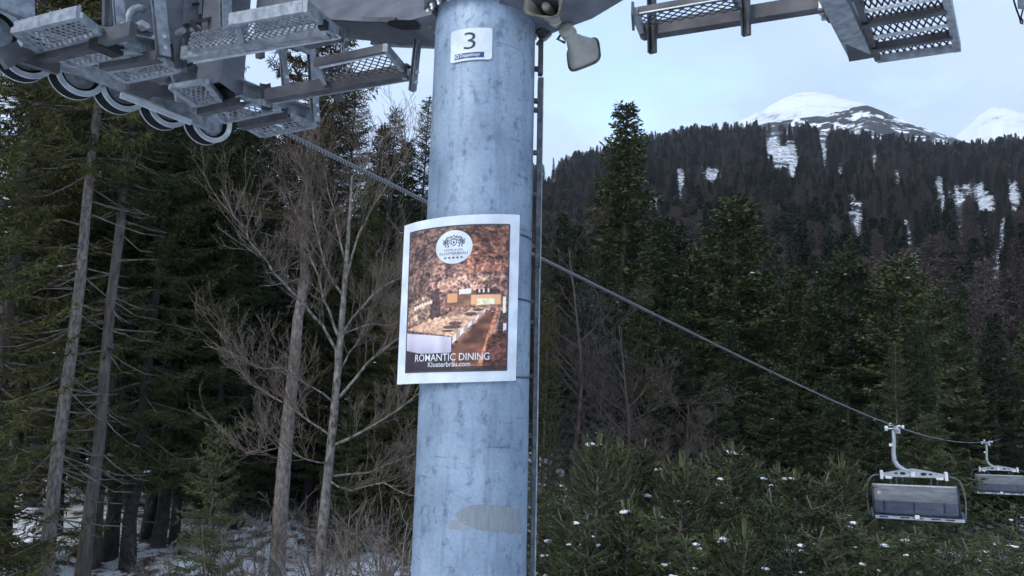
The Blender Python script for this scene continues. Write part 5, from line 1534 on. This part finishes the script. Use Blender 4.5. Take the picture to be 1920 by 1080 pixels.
for pts, rad, dr in limbs:
    P = [at_r(px, py, r0 + dr * i / (len(pts) - 1) * 1.2) for i, (px, py) in enumerate(pts)]
    # finer curve
    PP = []
    for i in range(len(P) - 1):
        for f in (0, 0.5): PP.append(P[i] * (1 - f) + P[i + 1] * f + np.array([rl.gauss(0, .025)] * 3) * (1 if f else 0))
    PP.append(P[-1]); k = len(PP)
    Lm.tube(PP, [0.66 * rad * (1 - 0.82 * i / (k - 1)) + 0.004 for i in range(k)], 6, False)
    tot = sum(np.linalg.norm(P[i + 1] - P[i]) for i in range(len(P) - 1))
    for q in range(int(8 + tot * 5.5)):
        f = rl.uniform(0.18, 1.0) * (k - 1.01); j = int(f); a = PP[j] * (1 - (f - j)) + PP[j + 1] * (f - j)
        t = PP[j + 1] - PP[j]; t = t / np.linalg.norm(t)
        d = t * 0.9 + np.array([rl.gauss(0, 0.6), rl.gauss(0, 0.6), rl.gauss(0.35, 0.4)])
        grow(Tw, rl, a, d, rl.uniform(0.5, 1.3), 0.011, 1, 3, 0.2, (3, 5), (0.35, 0.85), 0.6)
Lm.build('limbs', 'bark_grey', bt, True)
tw = Tw.build('twigs', 'twig', bt)

# --- brush on the forest edge
SH = 'tangled leafless shrub among the brush at the foot of the trees'
for px, py, r, H, pr in ((445, 960, 16.5, 2.7, 'shrub_m'), (350, 980, 17.5, 2.2, 'shrub_m'), (640, 950, 16, 2.6, 'shrub_n'), (690, 960, 15.5, 3.3, 'shrub_m'), (735, 950, 16.5, 3.6, 'shrub_m'),
                        (765, 960, 15.0, 3.0, 'shrub_n'), (400, 990, 19.5, 2.1, 'shrub_n'), (60, 1000, 18.5, 1.6, 'shrub_n'), 
                        (615, 940, 19, 3.0, 'shrub_m'), (560, 1000, 16.3, 2.0, 'shrub_n'), (280, 1020, 20, 1.3, 'shrub_n'), (720, 990, 14.2, 2.4, 'shrub_n')):
    tree_px(pr, px, py, r, 0, SH, H=H, cat='shrub', name='bare_shrub', group='leafless brush left of the pole', rot=rot())
rl2 = tree_px('shrub_n', 497, 960, 18.6, 0, 'small shrub holding withered red leaves beside the thick trunk', H=2.6, cat='shrub', name='bare_shrub', rot=1)
lv = np.random.default_rng(3)
p = lv.normal(0, 1, (26, 3)) * np.array([0.16, 0.16, 0.16]) + np.array([0.1, 0.05, 1.75])
V = kites(p, lv.normal(0, 1, (26, 3)), lv.uniform(.07, .12, 26), lv.uniform(.05, .08, 26), lv)
c = bpy.data.objects.new('withered_leaves', mesh_np('withered_leaves', V, quads_of(V), M['red_leaf'])); col.objects.link(c); c.parent = rl2

# --- trees right of the pole
RT = [(1022, 26, 545, 'forest_c', 'fol_olive', 'olive spruce hugging the right edge of the pole below the poster line', 0.8),
      (1095, 36, 545, 'fir_e', 'fol_blue', 'blue-green fir standing right of the pole under the rope', 1.0),
      (1043, 40, 400, 'forest_a', 'fol_dark', 'dark spruce behind the brown bare crown right of the pole', 1.1),
      (1160, 62, 192, 'forest_c', 'fol_mid', 'tallest spruce whose thin tip stands above the ridge', 1.25),
      (1128, 70, 330, 'forest_a', 'fol_dark', 'dark spruce left of the tallest spruce', 1.2),
      (1232, 56, 405, 'forest_c', 'fol_dark', 'broad dark spruce right of the tallest spruce', 1.3),
      (1378, 52, 372, 'fir_e', 'fol_mid', 'round-topped green fir in the middle of the right-hand forest', 1.35),
      (1300, 60, 465, 'fir_e', 'fol_mid', 'green fir left of the round-topped green fir', 1.25),
      (1440, 60, 505, 'forest_c', 'fol_mid', 'green spruce right of the round-topped green fir', 1.25),
      (1495, 50, 500, 'forest_b', 'fol_mid', 'spruce with long thin bare stem above the rope', 1.3),
      (1527, 47, 545, 'forest_b', 'fol_mid', 'spruce with straight grey stem crossing behind the rope', 1.2),
      (1590, 47, 472, 'fir_e', 'fol_dark', 'dark layered fir left of the blunt fir near the chairs', 1.15),
      (1634, 50, 560, 'forest_b', 'fol_dark', 'dark spruce with bare stem above the nearer chair', 1.2),
      (1688, 46, 484, 'fir_e', 'fol_mid', 'blunt green fir directly above the nearer chair', 1.4),
      (1680, 41, 640, 'trunk_f', 'fol_mid', 'pale broken-barked stem behind the rope grip', 0.9),
      (1724, 43, 600, 'forest_b', 'fol_dark', 'thin grey stem right of the rope grip', 1.0),
      (1760, 58, 560, 'fir_e', 'fol_mid', 'green fir between the two chairs, farther back', 1.2),
      (1812, 60, 690, 'fir_e', 'fol_mid', 'low green fir behind the gap between the chairs', 1.25),
      (1865, 62, 585, 'forest_c', 'fol_dark', 'dark spruce above the farther chair', 1.3),
      (1945, 64, 600, 'fir_e', 'fol_mid', 'fir cut off by the right edge above the farther chair', 1.2),
      (1370, 44, 600, 'forest_b', 'fol_dark', 'spruce with bare grey stem above the young pines', 1.1),
      (1270, 46, 560, 'forest_c', 'fol_dark', 'dark spruce behind the brown twigs under the rope', 1.2),
      (1200, 44, 520, 'forest_a', 'fol_mid', 'spruce behind the middle bare tree under the rope', 1.2)]
for px, r, top, pr, mt, lab, wd in RT:
    tree_px(pr, px, 760, r, top, lab, mat=mt, rot=rot(), wide=wd)
G2 = 'dark spruces filling the gaps right of the pole'
for px, r, top, pr, mt in ((1070, 52, 420, 'forest_c', 'fol_dark'), (1185, 72, 430, 'forest_a', 'fol_dark'), (1330, 72, 440, 'forest_c', 'fol_dark'), (1410, 72, 470, 'forest_a', 'fol_dark'),
                           (1545, 66, 490, 'forest_c', 'fol_dark'), (1620, 70, 500, 'forest_a', 'fol_dark'), (1665, 62, 560, 'forest_c', 'fol_dark'), (1730, 74, 540, 'forest_d', 'fol_dark'), (1800, 72, 560, 'forest_c', 'fol_dark'),
                           (1480, 70, 520, 'fir_e', 'fol_dark'), (1130, 48, 470, 'forest_c', 'fol_dark'), (1260, 68, 430, 'fir_e', 'fol_dark'), (1840, 66, 720, 'fir_e', 'fol_dark'), (1560, 40, 700, 'forest_c', 'fol_dark'),
                           (1460, 42, 690, 'fir_e', 'fol_dark'), (1340, 40, 700, 'fir_e', 'fol_dark'), (1230, 38, 720, 'forest_c', 'fol_dark'), (1640, 38, 760, 'fir_e', 'fol_dark'), (1740, 38, 780, 'fir_e', 'fol_mid'), (1010, 50, 440, 'forest_c', 'fol_dark'), (1150, 40, 640, 'fir_e', 'fol_blue'),
                           (1900, 68, 700, 'fir_e', 'fol_dark'), (1790, 64, 700, 'fir_e', 'fol_mid'), (1690, 33, 870, 'fir_e', 'fol_dark')):
    tree_px(pr, px, 760, r, top, 'dark spruce filling a gap in the forest right of the pole', mat=mt, group=G2, rot=rot(), wide=rn.uniform(1.05, 1.35))
for px, py, r, top, pr, lab in ((1075, 600, 34, 320, 'bare_k', 'brown leafless crown right of the pole, topmost of the bare trees'), (1165, 760, 30, 480, 'bare_k', 'brown leafless tree crossed by the rope right of the pole'), (1160, 850, 25, 690, 'bare_l', 'low reddish-brown leafless tree above the young pines'),
                                (1290, 800, 36, 640, 'bare_l', 'thin leafless tree with pale twigs under the rope'), (1035, 700, 28, 660, 'bare_l', 'brown leafless tree low against the right side of the pole')):
    tree_px(pr, px, py, r, top, lab, name='bare_tree', mat='twig_red', rot=rot(), wide=1.2)
# --- young pines in front
pines = [(1122, 13.5, 803, 0), (1160, 15.5, 812, 2), (1203, 16.5, 822, 1), (1277, 14.0, 838, 2), (1372, 17.0, 822, 0), (1330, 15.0, 880, 1), (1440, 14.5, 915, 3), (1492, 19.0, 872, 0), (1548, 18.0, 885, 1), (1580, 21.0, 842, 2),
         (1062, 14.5, 930, 3), (1105, 12.0, 965, 1), (1235, 12.4, 950, 3), (1395, 12.2, 965, 2), (1540, 12.6, 985, 0), (1655, 14.0, 1000, 3), (1765, 13.5, 1015, 1), (1865, 13.2, 1000, 2), (1720, 18.5, 985, 0), (1900, 18.0, 945, 1), (1310, 18.5, 850, 3), (1015, 16, 900, 2), (1460, 22, 860, 2), (1575, 15.5, 960, 1), (1830, 20, 985, 3), (1240, 20, 860, 0), (1940, 14.5, 985, 0),
         (1045, 19, 900, 1), (1140, 19.5, 850, 3), (1180, 12.6, 930, 0), (1345, 12.8, 985, 0), (1420, 18.5, 880, 1), (1520, 15.5, 930, 3), (1290, 12.2, 1000, 1), (1625, 18.5, 990, 2), (1690, 15.5, 1000, 0), (1810, 15.5, 1010, 2), (1480, 12.4, 1000, 1)]
names = {0: 'leftmost tall young pine with bright upright shoots', 3: 'young pine with pale candle-like tip in front of the forest', 4: 'young pine with rounded tip at the middle of the front row', 9: 'young pine left of the nearer chair, tallest there'}
ordn = ['first', 'second', 'third', 'fourth', 'fifth', 'sixth', 'seventh', 'eighth', 'ninth', 'tenth', 'eleventh', 'twelfth', 'thirteenth', 'fourteenth', 'fifteenth', 'sixteenth', 'seventeenth', 'eighteenth', 'nineteenth', 'twentieth', 'twenty-first', 'twenty-second', 'twenty-third', 'twenty-fourth', 'twenty-fifth', 'twenty-sixth', 'twenty-seventh', 'twenty-eighth', 'twenty-ninth', 'thirtieth']
spr = [i for i in range(len(pines)) if i not in names and (pines[i][3] in (1, 3) or pines[i][0] > 1500)]
pin = [i for i in range(len(pines)) if i not in names and i not in spr]
for k, i in enumerate(sorted(spr, key=lambda i: pines[i][0])): names[i] = 'pointed young spruce, %s from the pole among the spruces of the thicket' % ordn[k]
for k, i in enumerate(sorted(pin, key=lambda i: pines[i][0])): names[i] = 'bushy young pine, %s from the pole among the pines of the thicket' % ordn[k]
for i, (px, r, top, q) in enumerate(pines):
    sp_ = i in spr
    tree_px(('young_spruce' if i % 2 else 'young_spruce_b') if sp_ else 'pine_%d' % q, px, 900, r, top, names[i], name='young_spruce' if sp_ else 'young_pine', mat=('fol_mid', 'fol_dark', 'fol_pine')[i % 3] if sp_ else 'fol_pine',
            group='young conifers in the thicket at lower right', rot=rot(), wide=rn.uniform(0.95, 1.25))

# --- wooded hillside
rngh = np.random.default_rng(21)
def pixv(P):
    q = P - CAM; f = q @ F_
    return np.stack([960 + FPX * (q @ R_) / f, 540 - FPX * (q @ U_) / f], -1)
def scatter(n, r_lo, r_hi, power=1.0):
    u_ = rngh.random(n); r = np.sqrt(r_lo ** 2 + (r_hi ** 2 - r_lo ** 2) * u_)
    az = rngh.uniform(-0.30, 0.72, n)
    x, y = r * np.sin(az), r * np.cos(az)
    z = gz(x, y); P = np.stack([x, y, z], -1)
    h = rngh.uniform(12, 25, n) * np.where(rngh.random(n) < 0.3, rngh.uniform(0.45, 0.8, n), 1)
    ok = np.ones(n, bool)
    for f in (0.0, 0.35, 0.7, 0.97):
        q = pixv(P + np.stack([0 * h, 0 * h, h * f], -1))
        for gx, gy, rx, ry in gaps:
            e = ((q[:, 0] - gx) / (rx * 1.1 + 0.13 * (1.05 - f) * h * FPX / r)) ** 2 + ((q[:, 1] - gy) / (ry * 1.1)) ** 2 < 1
            ok &= ~(e & (rngh.random(n) < 0.90))
    return P[ok], h[ok], r[ok]
# light versions of the trees for the far slope
for q, (H, Rm, st, pf, dr) in enumerate(((22, 2.9, 0.06, 0.75, 0.35), (24, 2.3, 0.12, 0.65, 0.45), (19, 3.3, 0.05, 0.6, 0.3), (25, 2.6, 0.2, 0.9, 0.5))):
    conifer('slope_spruce_%d' % q, 201 + q, H, Rm, st, st, 0.16, nwh=0.95, dens=0.42, fat=5.0, twig=1.9, prof=pf, droop=dr)
for q, (H, Rm, st, pf) in enumerate(((21, 2.9, 0.15, 0.6), (24, 2.5, 0.2, 0.7), (18, 3.2, 0.1, 0.5))):
    conifer('slope_larch_%d' % q, 211 + q, H, Rm, st, st, 0.18, nwh=0.8, dens=0.5, fat=1.3, twig=2.0, prof=pf, droop=-0.1, upturn=0.3)
def merged(name, proto, mat):
    """trunk and crown of a light tree as one mesh of unit height"""
    h0, parts = PROTO[proto]
    vs, fs, off = [], [], 0
    for pn, me in parts:
        if pn == 'snow': continue
        buf = np.empty(len(me.vertices) * 3, np.float32); me.vertices.foreach_get('co', buf); v = buf.reshape(-1, 3) / h0
        fs += [tuple(k + off for k in p.vertices) for p in me.polygons] if pn != 'crown' else []
        if pn == 'crown': fs += (np.arange(len(v)).reshape(-1, 4) + off).tolist()
        vs.append(v); off += len(v)
    me = bpy.data.meshes.new(name); me.from_pydata(np.concatenate(vs).tolist(), [], fs); me.materials.append(M[mat])
    return me
def slope_forest(name, label, kinds, mat, bands):
    src = bpy.data.collections.new(name + '_kinds')                    # the kinds of tree, not linked to the scene
    for k, pr in enumerate(kinds):
        src.objects.link(bpy.data.objects.new('%s_%02d' % (name, k), merged(name, pr, mat)))
    PP, HH = [], []
    for n, lo, hi in bands:
        P, h, r = scatter(n, lo, hi); PP.append(P); HH.append(h)
    P = np.concatenate(PP); h = np.concatenate(HH); n = len(P)
    me = bpy.data.meshes.new(name); me.from_pydata((P - np.array([0, 0, 0.4])).tolist(), [], [])
    wd = h * rngh.uniform(0.8, 1.5, n)
    for an, ty, arr in (('tree_scale', 'FLOAT_VECTOR', np.stack([wd, wd, h], -1)), ('tree_turn', 'FLOAT_VECTOR', np.stack([rngh.normal(0, .03, n), rngh.normal(0, .03, n), rngh.uniform(0, 6.28, n)], -1))):
        a = me.attributes.new(an, ty, 'POINT'); a.data.foreach_set('vector', arr.astype(np.float32).ravel())
    a = me.attributes.new('tree_kind', 'INT', 'POINT'); a.data.foreach_set('value', rngh.integers(0, len(kinds), n).astype(np.int32))
    o = bpy.data.objects.new(name, me); col.objects.link(o)
    g = bpy.data.node_groups.new(name, 'GeometryNodeTree')
    g.interface.new_socket('Geometry', in_out='INPUT', socket_type='NodeSocketGeometry'); g.interface.new_socket('Geometry', in_out='OUTPUT', socket_type='NodeSocketGeometry')
    gi, go = N(g, 'NodeGroupInput'), N(g, 'NodeGroupOutput')
    ci = N(g, 'GeometryNodeCollectionInfo'); ci.inputs['Collection'].default_value = src; ci.inputs['Separate Children'].default_value = True; ci.inputs['Reset Children'].default_value = True
    ip = N(g, 'GeometryNodeInstanceOnPoints'); ip.inputs['Pick Instance'].default_value = True
    def attr(nm, ty):
        q = N(g, 'GeometryNodeInputNamedAttribute'); q.data_type = ty; q.inputs['Name'].default_value = nm; return q.outputs['Attribute']
    l = g.links.new
    l(gi.outputs[0], ip.inputs['Points']); l(ci.outputs[0], ip.inputs['Instance']); l(attr('tree_kind', 'INT'), ip.inputs['Instance Index'])
    e2r = N(g, 'FunctionNodeEulerToRotation'); l(attr('tree_turn', 'FLOAT_VECTOR'), e2r.inputs[0]); l(e2r.outputs[0], ip.inputs['Rotation'])
    l(attr('tree_scale', 'FLOAT_VECTOR'), ip.inputs['Scale']); l(ip.outputs[0], go.inputs[0])
    md = o.modifiers.new('scatter', 'NODES'); md.node_group = g
    tag(o, label, 'forest', kind='stuff')
slope_forest('hillside_spruce_forest', 'dark spruce forest covering the far hillside up to the ridge', ['slope_spruce_%d' % q for q in range(4)], 'hill_sp', ((1500, 140, 330), (4200, 330, 620), (7500, 620, 915)))
slope_forest('hillside_larch_forest', 'brownish leafless larches mixed into the far hillside forest', ['slope_larch_%d' % q for q in range(3)], 'larch', ((1000, 140, 330), (2600, 330, 620), (4200, 620, 915)))
# nearer hillside trees one by one
P, h, r = scatter(420, 78, 150)
od = np.argsort(r)[:270]
for i in od:
    lr = rngh.random() < 0.33
    pr = 'slope_larch_%d' % rngh.integers(0, 3) if lr else ('far_forest_c', 'far_forest_d', 'far_fir_e', 'far_forest_a')[rngh.integers(0, 4)]
    put_tree(pr, P[i][0], P[i][1], float(h[i]), 'leafless brown larch on the lower hillside' if lr else 'dark spruce on the lower hillside behind the nearer trees', mat='larch' if lr else 'fol_dark', wide=float(rngh.uniform(0.95, 1.35)),
             name='larch_tree' if lr else 'spruce_tree', group='larches on the lower hillside' if lr else 'spruces on the lower hillside', rot=float(rngh.random() * 6.28))
# snow mounds and fallen sticks on the forest floor
rng = np.random.default_rng(77)
pts, sz = [], []
for _ in range(60):
    px, py = rng.uniform(0, 800), rng.uniform(890, 1079)
    p = at_z(px, py, -5.7)
    if 15 < p[1] < 45:
        p[2] = float(gz(p[0], p[1])) - 0.03; pts.append(p); sz.append(rng.uniform(0.15, 0.5))
mb = lumps(pts, sz, rng)
fs_ = mb.build('snow_mounds', 'snow', None, True); tag(fs_, 'low mounds of old snow on the forest floor', 'snow', kind='stuff')
mb = MB()
for _ in range(260):
    x, y = rng.uniform(-22, 0), rng.uniform(14, 40)
    a = rng.random() * 3.14; l = rng.uniform(0.3, 1.6); z = float(gz(x, y)) + 0.03
    d = np.array([math.cos(a), math.sin(a), rng.uniform(-0.05, 0.25)]) * l / 2
    mb.tube([np.array([x, y, z + abs(d[2])]) - d, np.array([x, y, z + 0.05 + abs(d[2])]), np.array([x, y, z + abs(d[2])]) + d], [0.016, 0.013, 0.005], 4, False)
st = mb.build('fallen_twigs', 'deadwood', None); tag(st, 'fallen twigs strewn over the snowy forest floor', 'twigs', kind='stuff')

# ------------------------------------------------------------------ the air itself
mb = MB(); mb.box((0, 1500, 600), (4500, 0, 0), (0, 4500, 0), (0, 0, 900))
m = bpy.data.materials.new('haze'); m.use_nodes = True; n = m.node_tree; n.nodes.clear()
pv = N(n, 'ShaderNodeVolumePrincipled'); pv.inputs['Color'].default_value = (0.86, 0.91, 1.0, 1); pv.inputs['Density'].default_value = 0.00008
ou = N(n, 'ShaderNodeOutputMaterial'); n.links.new(pv.outputs['Volume'], ou.inputs['Volume'])
hz = mb.build('haze', m, None); hz['kind'] = 'stuff'; hz['label'] = 'thin bluish mountain haze in the air'; hz['category'] = 'haze'
